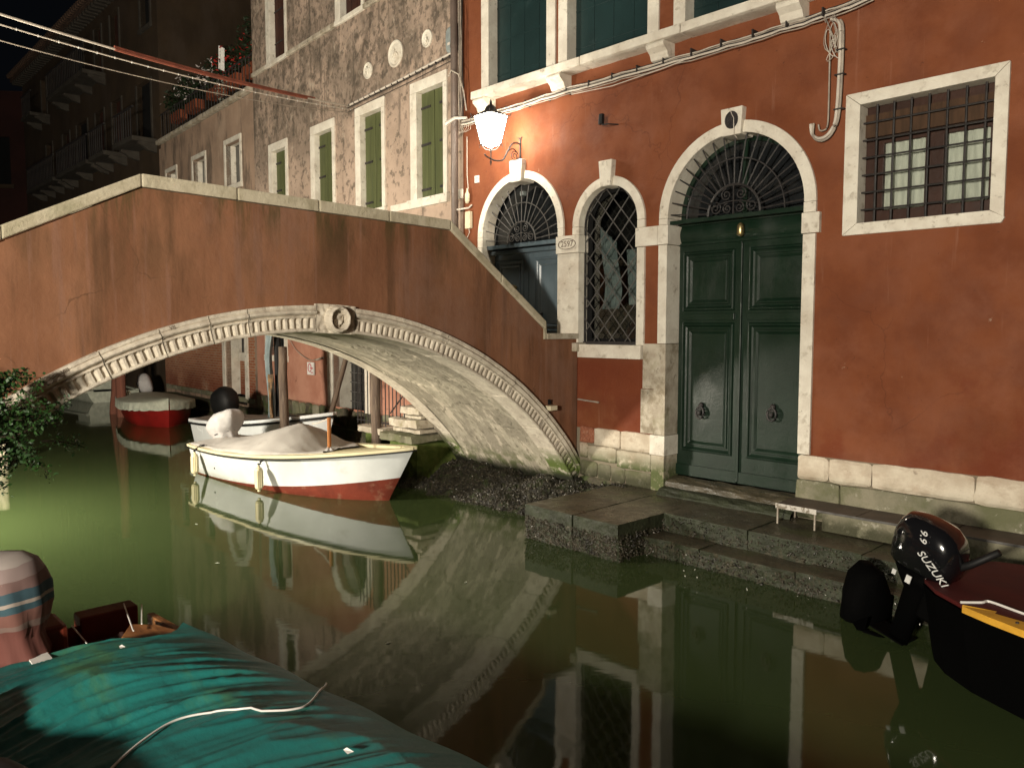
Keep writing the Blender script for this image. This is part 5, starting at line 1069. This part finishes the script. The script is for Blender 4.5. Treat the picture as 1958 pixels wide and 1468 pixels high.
mb = MB(); mb.grid(lambda a, b: ((.17*(1-b)**1.2+.03)*cos(2*pi*a)*(1+.25*sin(a*31+b*4)), (.14*(1-b)**1.2+.03)*sin(2*pi*a)*(1+.25*sin(a*24)), .52+.17*b+.015*sin(a*40)), 40, 8); mb.build('cloth_wrap', M_cloth, T, smooth=True)
# covered outboard on its stern
T = thing('covered_outboard', 'outboard motor under a tied white cloth cover on the stern of the white motorboat', 'outboard motor', tuple(Matrix.Translation(org) @ Matrix.Rotation(hd, 4, 'Z') @ Vector((.20, .0, 0))), (0, 0, hd))
mb = MB(); secs = []
for z_, r_, lx in ((.50, .13, -.06), (.55, .21, -.07), (.60, .20, -.08), (.66, .25, -.09), (.76, .285, -.08), (.86, .285, -.05), (.95, .26, -.02), (1.01, .21, .0), (1.045, .14, .02), (1.055, .03, .03)): secs.append(((lx, 0, z_), r_*1.12, r_*.92, .72, (.97, 0, .24), (0, 1, 0)))
mb.loft(secs, 60); mb.v = [(x*(1+.05*sin(atan2(y, x)*6+z_*4)), y*(1+.05*sin(atan2(y, x)*6+z_*4)), z_+.02*noise.noise(Vector((x*7, y*7, z_*7)))) for x, y, z_ in mb.v]
mb.v = [tuple(Vector(v)+Vector((v[0], v[1], 0)).normalized()*(.03*(1-abs(noise.noise(Vector((atan2(v[1], v[0])*1.1, v[2]*2.2, 3)))))**5-.015)) for v in mb.v]; mb.build('cover', M_cloth, T, smooth=True)
mb = MB(); mb.tube([(-.07+.23*cos(a), .20*sin(a), .63+.08*cos(a)) for a in [i*pi/8 for i in range(16)]], .009, 5, closed=True); mb.build('tie_rope', M_rubber, T)
MB().box(-.12, .02, -.07, .07, .15, .62).build('motor_leg', M_rubber, T, bevel=.02); MB().box(-.06, .06, -.15, .15, .45, .60).build('motor_clamp', M_iron, T, bevel=.01)
# second white boat
hd2, LEN2, org2 = heading(-7.9, 1.35, -4.15, .62)
SB = thing('white_dinghy', 'white boat with brown cover moored behind the white motorboat', 'boat', org2, (0, 0, hd2))
zs2 = lambda t: .55+.33*t**2
mb = MB(); bt2, P2_ = hull(mb, LEN2, .68, zs2, .3, lambda t: .06, .78, nt=20); mb.build('hull', [M_antifoul, M_white], SB, smooth=True)
mb = MB(); sweep_rim(mb, P2_, zs2, .04, .14, .06, dz=.04); mb.box(-.03, .12, -.55, .55, zs2(0)-.03, zs2(0)+.042); mb.build('gunwale', M_white, SB, bevel=.01)
mb = MB(); sweep_rim(mb, P2_, zs2, .045, 0, .03, dz=-.03); mb.build('rubbing_strake', M_rubber, SB)
mb = MB(); mb.grid(lambda a, b: (lambda t: (P2_(t, zs2(t), 1)[0], (-1+2*b)*(abs(P2_(t, zs2(t), 1)[1])-.06), zs2(t)+.05+.03*sin(pi*b)+.008*noise.noise(Vector((t*9, b*5, 1)))))(.03+.72*a), 24, 12); mb.build('cover', M_tarpbrown, SB, smooth=True)
MB().box(2.75, 2.83, -.30, .30, .70, .76).build('thwart', M_boatwood, SB)
# red boat with pale cover: bow toward the viewer
bowp = Vector((-8.5, 19.35, 0)); sternp = Vector((-10.65, 22.7, 0)); hd3 = atan2(bowp.y-sternp.y, bowp.x-sternp.x); L3 = (bowp-sternp).length
RB = thing('red_boat', 'dark red boat under a pale gathered cover left of the white motorboat', 'boat', sternp, (0, 0, hd3))
zs3 = lambda t: .46+.12*t**2
mb = MB(); bt3, P3_ = hull(mb, L3, .86, zs3, .12, lambda t: -.1, .85, nt=20, flare=.82, full=.5, pw=2.6); mb.build('hull', [M_redhull, M_redhull], RB, smooth=True)
mb = MB()
def fcov(a, b):
    t = .0+1.0*a; p = P3_(min(t, .999), zs3(t), 1); v = -1+2*b; e = abs(v); half = abs(p[1])+.05-.045*max(0, t-.9)*10; k_ = min(1, e/.80)
    if e <= .8: return (p[0]+.03*t, v/.8*half, zs3(t)+.06+.10*(1-k_**2))
    return (p[0]+.03*t, math.copysign(half+.015*sin(t*110)*(e-.8)*5, v), zs3(t)+.06-.20*(e-.8)/.2+.01*sin(t*90)*(e > .95))
mb.grid(fcov, 90, 40); mb.build('cover', M_coverwhite, RB, smooth=True)
MB().lathe([(0, 0), (.09, .03), (.10, .09), (.05, .14), (0, .15)], 10, (.25, -.5, .55)).build('cover_knot', M_coverwhite, RB, smooth=True)
# pale boat far left with cabin, and a white tilted outboard
pw = Vector((-13.3, 26.2, 0)); GB = thing('grey_launch', 'small pale launch in shadow at the far left under the arch', 'boat', pw, (0, 0, radians(133.6)))
zs4 = lambda t: .36+.1*t
mb = MB(); bt4, P4_ = hull(mb, 5.0, .95, zs4, .4, lambda t: -.05, .9, nt=14); mb.build('hull', [M_coverwhite, M_coverwhite], GB, smooth=True)
mb = MB(); sweep_rim(mb, P4_, zs4, .05, .2, .06, dz=.04); mb.build('gunwale', M_coverwhite, GB); mb = MB(); mb.box(.9, 2.3, -.55, .55, .36, .80); mb.box(.8, 2.4, -.62, .62, .80, .85); mb.build('cabin', M_coverwhite, GB, bevel=.04)
def outboard(T, m_cowl, tilt=0, sc=1.0, tiller=True):
    R_ = Matrix.Rotation(radians(tilt), 4, 'Y')
    def tr(mb):
        mb.v = [tuple((R_ @ Vector(v))*sc) for v in mb.v]; return mb
    c = MB(); ax = (1, 0, 0); ay = (0, 1, 0)
    c.loft([((0, 0, .0), .20, .13, .65, ax, ay), ((0, 0, .04), .235, .155, .6, ax, ay), ((-.0, 0, .14), .25, .17, .6, ax, ay), ((-.01, 0, .25), .245, .17, .62, ax, ay), ((-.02, 0, .33), .22, .155, .7, ax, ay), ((-.035, 0, .385), .17, .12, .8, ax, ay), ((-.045, 0, .405), .08, .06, .9, ax, ay)], 28)
    tr(c).build('cowl', m_cowl, T, smooth=True)
    s_ = MB(); s_.loft([((0, 0, -.02), .19, .12, .7, ax, ay), ((0, 0, -.10), .14, .09, .7, ax, ay), ((.0, 0, -.18), .085, .055, .8, ax, ay), ((0, 0, -.62), .075, .04, .8, ax, ay)], 16); tr(s_).build('midsection', M_rubber, T, smooth=True)
    g_ = MB(); g_.loft([((.05, 0, -.60), .02, .01, 1, (0, 0, 1), ay), ((.0, 0, -.72), .05, .05, 1, (0, 0, 1), ay), ((-.1, 0, -.72), .065, .065, 1, (0, 0, 1), ay), ((-.25, 0, -.72), .04, .04, 1, (0, 0, 1), ay)][1:], 12); g_.box(-.18, .08, -.10, .10, -.585, -.575); g_.box(-.06, .06, -.015, .015, -.90, -.72); tr(g_).build('gearcase', M_rubber, T)
    p = MB()
    for k in range(3):
        a = k*2*pi/3; p.add([(-.25, 0, -.72), (-.26, .14*cos(a-.5), -.72+.14*sin(a-.5)), (-.31, .15*cos(a+.4), -.72+.15*sin(a+.4)), (-.30, .03*cos(a+.9), -.72+.03*sin(a+.9))], [(0, 1, 2, 3)])
    tr(p).build('propeller', M_iron, T)
    b_ = MB(); b_.box(.10, .26, -.13, .13, -.30, -.06); tr(b_).build('clamp_bracket', M_iron, T, bevel=.02)
    if tiller: tr(MB().tube([(.18, 0, .02), (.42, 0, .10), (.50, 0, .13)], .022, 8).tube([(.42, 0, .10), (.58, 0, .155)], .03, 8)).build('tiller', M_rubber, T, smooth=True)
    return tr
T = thing('white_outboard', 'tilted white outboard motor with a black disc behind the red boat', 'outboard motor', (-11.0, 23.6, .62), (0, 0, radians(150)))
outboard(T, M_cloth, 0, 1.15, False); T.rotation_euler = (radians(20), radians(28), radians(-60))
MB().lathe([(0, 0), (.06, 0), (.06, .01), (0, .012)], 14, (0, 0, 0)).build('disc', M_rubber, T, loc=(.04, -.2, .30), rot=(radians(90), 0, 0))
T = thing('black_outboard', 'black covered outboard silhouette behind the white dinghy', 'outboard motor', tuple(w(-8.6, .70, .52)), (0, radians(-22), hd2), None)
mb = MB(); mb.loft([((0, 0, z_), a_, b_, .75, (1, 0, 0), (0, 1, 0)) for z_, a_, b_ in ((0, .20, .15), (.08, .30, .22), (.25, .34, .25), (.42, .33, .25), (.54, .27, .2), (.62, .16, .12), (.65, .04, .03))], 24); mb.v = [tuple(Vector(v)+noise.noise_vector(Vector(v)*5)*.02) for v in mb.v]; mb.build('cover', M_rubber, T, smooth=True)
MB().box(-.06, .06, -.05, .05, -.6, .05).build('motor_leg', M_rubber, T, bevel=.02)

# ------------------------------------------------------------------ near tarp-covered boat
TB = thing('tarp_covered_boat', 'wooden boat covered by a teal green tarpaulin in the left foreground', 'boat', O, (0, 0, ANG_R))
def edge_s(u): return 6.37-.11*(u-3.8)+.01*sin(u*9)
def tz(u, s_, flat=False):
    a = (s_-edge_s(u))/(8.35-edge_s(u)); a = max(0, min(1, a)); g_ = 1-math.exp(-max(0, u-3.6)*1.1); e = min(1, a*5)
    h = .60+.17*sin(pi*min(1, a*.9)**.7)*g_+.05*math.exp(-((u-4.6)/.35)**2)*sin(pi*a)
    h += .03*noise.noise(Vector((u*1.3, s_*1.1, 2)))*e
    if flat: return h
    q_ = u-.45*s_-.55*max(0, 7.35-s_)**1.5; wq = .9*noise.noise(Vector((q_*1.0, s_*.7, 0)))
    rg = lambda f, o, p, st=.55: (1-abs(noise.noise(Vector(((q_+.12*wq)*f, (s_+.3*q_)*st+o, o)))))**p
    return h+(.034*rg(2.2, 3, 5)+.026*rg(4.6, 9, 6)+.015*rg(8.5, 5, 5, .7)+.006*rg(19, 6, 3, 1.2)-.034)*e
mb = MB()
def ft(a, b):
    u0 = 3.62+.16*sin(b*9)+.12*b+.1*noise.noise(Vector((b*6, 0, 0))); u = u0+(9.5-u0)*a; s_ = edge_s(u)+(8.35-edge_s(u))*b
    return (u, -s_, tz(u, s_))
mb.grid(ft, 420, 170)
mb.grid(lambda a, b: (lambda u: (u, -(edge_s(u)+.0)+.01*b, tz(u, edge_s(u))-.10*b+.01*sin(u*20)*b))(3.75+5.7*a), 200, 3)
mb.build('tarpaulin', M_teal, TB, smooth=True)
mb = MB()
mb.prism([(3.05, .0), (9.5, .0), (9.5, .52), (3.6, .54), (3.02, .50)], (), -6.42, -6.38, mp=lambda a, b, y: (a, y, b)); mb.build('hull_side', M_boatwood, TB)
mb = MB(); mb.grid(lambda a, b: (2.98+.10*b, -(6.5+1.4*a), .0+.55*b), 8, 3); mb.build('transom', M_boatred, TB)
MB().box(2.95, 9.5, -8.1, -6.45, -.1, .12).build('hull_floor', M_boatred, TB)
mb = MB(); mb.prism([(3.30, -6.62), (3.42, -6.50), (3.52, -6.47), (3.60, -6.44), (3.85, -6.34), (4.1, -6.30), (4.1, -6.52), (3.75, -6.62), (3.5, -6.74)], (), .50, .56, mp=lambda a, b, y: (a, b, y)); mb.build('gunwale_plank', M_boatwood, TB, bevel=.008)
mb = MB(); mb.box(2.93, 3.09, -6.86, -6.50, .30, .60); mb.build('transom_board', M_boatred, TB, bevel=.01)
mb = MB(); mb.box(3.0, 3.75, -7.9, -6.55, .26, .30); mb.build('stern_seat', M_boatwood, TB)
T = thing('crumpled_cloth', 'dark patterned cloth crumpled on the stern of the tarp covered boat', 'cloth', O, (0, 0, ANG_R))
mb = MB(); mb.grid(lambda a, b: (3.08+.62*b+.05*sin(a*7), -(6.50+.75*a), .34+.13*noise.noise(Vector((a*5, b*5, 1)))+.10*sin(pi*b)+.05*abs(noise.noise(Vector((a*14, b*12, 4))))), 60, 40); mb.build('cloth', M_dkcloth, T, smooth=True)
T = thing('tarp_rope', 'long white rope curving over the teal tarpaulin', 'rope', O, (0, 0, ANG_R))
rp = [(5.06, 6.20), (5.35, 6.45), (5.40, 6.58), (5.32, 6.74), (5.22, 6.88), (5.18, 7.02), (5.24, 7.16), (5.36, 7.32), (5.55, 7.50), (5.9, 7.75), (6.3, 7.9)]
rp = [(p.x, p.y) for p in smooth_path([(a, b, 0) for a, b in rp], 8)]
MB().tube([(a, -b, max(tz(a, b, True)+.016, tz(a, b)+.004)) for a, b in rp], .0055, 7).build('rope', M_whitepaint, T, smooth=True)
T = thing('tie_lines', 'short white cords holding the edge of the teal tarpaulin at the stern', 'rope', O, (0, 0, ANG_R))
for a, b, c, d in (((3.25, 6.95, .62), (3.62, 6.93, .56), 0, 0), ((3.40, 7.15, .55), (3.68, 7.02, .62), 0, 0), ((3.05, 6.58, .62), (3.55, 6.68, .60), 0, 0), ((3.52, 6.62, .62), (3.10, 6.48, .60), 0, 0)):
    MB().tube([(a[0], -a[1], a[2]), (b[0], -b[1], b[2])], .005, 5).build('cord', M_whitepaint, T)
MB().box(3.62, 3.78, -7.28, -7.18, .63, .64).build('paper_tag', M_whitepaint, T)
for k, (a, b) in enumerate(((4.02, 6.9), (5.9, 6.6))):
    T = thing('litter_scrap', ('small white scrap near the stern end of the teal tarpaulin', 'small white scrap low on the teal tarpaulin')[k], 'litter', O, (0, 0, ANG_R)); MB().add([(a-.02, -b, tz(a, b)+.02), (a+.03, -b-.01, tz(a, b)+.025), (a+.04, -b+.015, tz(a, b)+.03), (a-.01, -b+.012, tz(a, b)+.03)], [(0, 1, 2, 3)]).build('scrap', M_whitepaint, T)
T = thing('wrapped_outboard', 'outboard motor wrapped in plaid cloth on the stern of the tarp covered boat', 'outboard motor', tuple(w(3.47, 7.33, .90)), (radians(4), radians(-8), ANG_R+radians(20)))
mb = MB(); secs = []
for i, (z_, r_) in enumerate(((-.42, .10), (-.36, .15), (-.28, .17), (-.18, .15), (-.10, .19), (.0, .225), (.1, .235), (.18, .225), (.25, .195), (.30, .13), (.32, .04))): secs.append(((0, 0, z_), r_*1.12, r_*.88, .85, (1, 0, 0), (0, 1, 0)))
mb.loft(secs, 48); mb.v = [(x*(1+.05*sin(atan2(y, x)*11+z_*9)*(z_ < .18)), y*(1+.05*sin(atan2(y, x)*11+z_*9)*(z_ < .18)), z_+.01*noise.noise(Vector((x*6, y*6, z_*6)))) for x, y, z_ in mb.v]; mb.build('cloth', M_plaid, T, smooth=True)
MB().tube([(.15*cos(a), .13*sin(a), -.17+.02*sin(a*2)) for a in [i*pi/10 for i in range(20)]], .008, 5, closed=True).build('tie_rope', M_dkcloth, T)
MB().tube([(.0, 0, -.4), (.0, 0, -.9)], .08, 8).build('motor_leg', M_boatred, T)
T = thing('motor_bracket_box', 'dark red box shaped motor mount beside the plaid wrapped outboard', 'fitting', O, (0, 0, ANG_R))
mb = MB(); mb.box(3.25, 3.55, -7.26, -7.04, .42, .74); mb.build('mount', M_boatred, T, bevel=.03); MB().box(3.555, 3.565, -7.16, -7.08, .50, .55).build('label_plate', M_decalw, T)
T = thing('quay_bumper', 'black fuzzy rounded bumper at the bottom left corner by the quay', 'bumper', O, (0, 0, ANG_R))
mb = MB(); mb.tube(smooth_path([(4.45, -7.80, .80), (4.72, -7.76, .80), (4.86, -7.77, .77), (5.02, -7.80, .77), (5.25, -7.73, .78), (5.5, -7.68, .79), (5.9, -7.66, .80)]), lambda t: .055+.04*min(1, max(0, (t-.35)*3)), 14); mb.v = [tuple(Vector(v)+noise.noise_vector(Vector(v)*30)*.008) for v in mb.v]
mb.build('roll', M_rubber, T, smooth=True)

# ------------------------------------------------------------------ right boat with black outboard
RT = local('black_boat', 'black hulled boat with oxblood deck and ochre strake at the right edge', 'boat')
outl = [(6.60, 1.42), (6.52, 1.60), (6.53, 1.80), (6.62, 2.02), (6.76, 2.22), (7.0, 2.42), (7.4, 2.62), (8.2, 2.80), (9.8, 2.85), (9.8, .95), (7.2, 1.0), (6.85, 1.1)]
MB().prism([(a, -b) for a, b in outl], (), .57, .60, mp=lambda a, b, y: (a, b, y)).build('deck', M_deckred, RT, bevel=.008)
def scl(k): 
    cx, cy = 8.2, 1.9; return [(cx+(a-cx)*k, cy+(b-cy)*k) for a, b in outl]
mb = MB(); n = len(outl); o1 = scl(1.005); o0 = scl(.93)
mb.add([(a, -b, .565) for a, b in o1]+[(a, -b, -.15) for a, b in o0], [(i, (i+1) % n, n+(i+1) % n, n+i) for i in range(n)]); mb.build('hull', M_blkhull, RT)
mb = MB(); st = [(7.00, 2.43), (7.2, 2.54), (7.4, 2.63), (7.8, 2.73), (8.2, 2.81), (9.8, 2.86)]
for (a, b), (c, d) in zip(st, st[1:]): mb.add([(a, -b-.004, .60), (c, -d-.004, .60), (c, -d+.14, .606), (a+.0, -b+.14*min(1, (a-6.99)*3), .606), (a, -b-.008, .555), (c, -d-.008, .555)], [(0, 1, 2, 3), (4, 5, 1, 0)])
mb.build('strake', M_ochre, RT)
for p in ((7.35, 2.54), (7.72, 2.66), (8.3, 2.76)): MB().lathe([(0, 0), (.012, 0), (.01, .006), (0, .007)], 8, (p[0], -p[1], .605)).build('rivet', M_iron, RT)
MB().tube(smooth_path([(6.98, -2.40, .612), (7.08, -2.30, .612), (7.12, -2.24, .612), (7.35, -2.34, .612), (7.8, -2.50, .612), (9.0, -2.62, .612)]), .009, 6).build('white_piping', M_whitepaint, RT)
MB().tube(smooth_path([(6.63, -2.02, .612), (6.54, -1.82, .612), (6.53, -1.62, .612), (6.60, -1.45, .615), (6.72, -1.30, .62)]), .009, 6).build('white_piping', M_whitepaint, RT)
MB().box(7.45, 7.75, -2.42, -2.28, .612, .63).build('cleat', M_whitepaint, RT)
T = thing('tilted_outboard', 'glossy black outboard motor tilted up on the stern of the black boat', 'outboard motor', tuple(w(6.56, 1.88, .63)), (0, 0, ANG_R+radians(-12)))
tr = outboard(T, M_motorblk, 0, 1.04, False)
for c_ in T.children:
    if c_.name.split('.')[0] != 'cowl': c_.data.materials[0] = M_blkhull
# pose: leg swung back and up, cowl forward
T.rotation_euler = (radians(0), radians(16), ANG_R+radians(-8))
def motor_text(tx, sz, x, z, rot, shear=.25, sx=1.1):
    m4 = Matrix.Translation((x, -.196, z)) @ Matrix.Rotation(radians(90), 4, 'X') @ Matrix.Rotation(radians(rot), 4, 'Z'); text(tx, sz, M_decalw, T, m4, 'lettering', .004, shear, sx)
motor_text('SUZUKI', .078, .13, .13, -32); 
motor_text('9.9', .075, .0, .33, -78)
MB().tube([(.18, -.02, .10), (.30, .0, .22), (.44, .0, .40)], .030, 8, .026).build('tiller', M_rubber, T, smooth=True)
mb = MB(); mb.box(-.13, -.10, -.20, -.19, -.06, -.02); mb.box(-.02, .02, -.20, -.19, -.07, -.01); mb.build('decal', M_decalw, T)
T = local('motor_leg_lump', 'dark lump standing in for the leg and propeller of the tilted outboard', 'motor part')
mb = MB(); mb.loft([((5.98, -1.5, -.1), .20, .22, .9, (1, 0, 0), (0, 1, 0)), ((5.97, -1.5, .20), .18, .19, .9, (1, 0, 0), (0, 1, 0)), ((5.97, -1.5, .38), .14, .13, .9, (1, 0, 0), (0, 1, 0)), ((5.98, -1.5, .48), .07, .06, 1, (1, 0, 0), (0, 1, 0))], 20); mb.v = [tuple(Vector(v)+noise.noise_vector(Vector(v)*7)*.05) for v in mb.v]; mb.build('motor part', M_blkhull, T, smooth=True)  # plain dark lump added as stand-in for the tilted outboard's lower unit

# ------------------------------------------------------------------ bush at the left end of the bridge
BS = thing('overhanging_bush', 'leafy green bush hanging over the water at the left end of the bridge', 'bush', w(1.75, 7.6, 0), (0, 0, ANG_R))
random.seed(21); st_ = MB(); lf = MB()
def twig(p, d, L_, r, depth):
    pts = [Vector(p)]; dd = Vector(d).normalized()
    for i in range(5):
        dd = (dd+Vector((random.gauss(0, .16), random.gauss(0, .16), random.gauss(0, .12)-.05))).normalized(); pts.append(pts[-1]+dd*L_/5)
    st_.tube(pts, r, 4, r*.4)
    if depth == 0:
        for q_ in pts[1:]:
            for k in range(20):
                c = q_+Vector((random.gauss(0, .03), random.gauss(0, .03), random.gauss(0, .03))); a = Vector((random.gauss(0, 1), random.gauss(0, 1), random.gauss(0, .7))).normalized(); s_ = random.uniform(.022, .046)
                n_ = a.cross(Vector((random.gauss(0, 1), random.gauss(0, 1), random.gauss(0, 1)))).normalized()
                lf.add([c, c+a*s_*.5+n_*s_*.28, c+a*s_, c+a*s_*.5-n_*s_*.28], [(0, 1, 2, 3)])
    else:
        for q_ in pts[1:]:
            for k in range(3): twig(q_, dd*.5+Vector((random.gauss(0, .8), random.gauss(0, .8), random.gauss(0, .6))), L_*.30, r*.5, depth-1)
# local x = u, y = -s ; root near the wall of the quay
for d, L_ in (((.0, .9, .3), .95), ((.1, 1, .0), 1.15), ((.1, .9, .55), .85), ((.2, .9, -.15), .8), ((-.1, .5, .8), .6), ((.1, 1.0, .25), 1.0), ((-.2, 1, .0), .9), ((-.1, 1, -.12), .85), ((.2, 1, .2), 1.05), ((.15, .9, .05), .8), ((.0, 1, .1), .95)):
    twig((.0, -.15, 1.68), d, L_*.80, .012, 1)
twig((.05, .45, 1.85), (.0, .55, .6), .35, .008, 1)
for (p, d, L_) in (((.05, .85, 1.62), (.0, 1, .15), .38), ((.1, .70, 1.58), (.1, .8, -.8), .26), ((.05, .8, 1.75), (0, .6, .6), .3)): twig(p, d, L_, .007, 0)
st_.build('stems', M_stem, BS); o = lf.build('leaves', M_leaf, BS); o['kind'] = 'stuff'

# ------------------------------------------------------------------ street lamps of the place
def lamp(name, loc, power, r=.12, c=(1, .84, .64)):
    l = bpy.data.lights.new(name, 'POINT'); l.energy = power; l.shadow_soft_size = r; l.color = c
    o_ = bpy.data.objects.new(name, l); col.objects.link(o_); o_.location = loc; return o_
def lamp_post(label, u, s_, z_, power, r=.15, col_=(1, .84, .64)):
    T_ = thing('street_lamp', label, 'street lamp', w(u, s_, 1.0), (0, 0, ANG_R)); h = z_-1.0
    MB().lathe([(.12, 0), (.12, .12), (.07, .2), (.05, .5), (.04, h-.35), (.05, h-.3), (.02, h-.26), (0, h-.25)], 12).build('post', M_iron, T_, smooth=True)
    MB().lathe([(.20, h+.22), (.16, h+.27), (.05, h+.36), (0, h+.42)], 12).build('lamp_cap', M_iron, T_)
    for k in range(4): a = pi/4+k*pi/2; MB().bar((.05*cos(a), .05*sin(a), h-.25), (.18*cos(a), .18*sin(a), h+.22), .005, 4).build('cap_strut', M_iron, T_)
    lo = lamp('lamp_light', (0, 0, h), power, r, col_); lo.parent = T_; return T_
lamp_post('street lamp on the near quay behind the viewer', 9.0, 15.5, 3.4, P_NEAR, .4, (1, .905, .76))
lamp_post('street lamp on the left quay beyond the bridge', -3.2, 7.7, 2.4, P_FAR, .35, (1, .91, .76))
for k, (u_, s_, lb) in enumerate(((.6, 4.9, 'small pale leaf floating below the middle of the bridge'), (2.9, 3.4, 'small pale scrap floating out from the stone platform'), (-1.2, 4.4, 'tiny leaf floating beside the white motorboat reflection'), (3.6, 4.8, 'yellowish leaf floating in the dark water at the picture centre'))):
    T = thing('floating_leaf', lb, 'litter', w(u_, s_, .004), (0, 0, k*1.3)); MB().add([(-.03, 0, 0), (0, -.012, .003), (.03, 0, .001), (0, .014, .004)], [(0, 1, 2, 3)]).build('leaf', M_coverwhite, T)
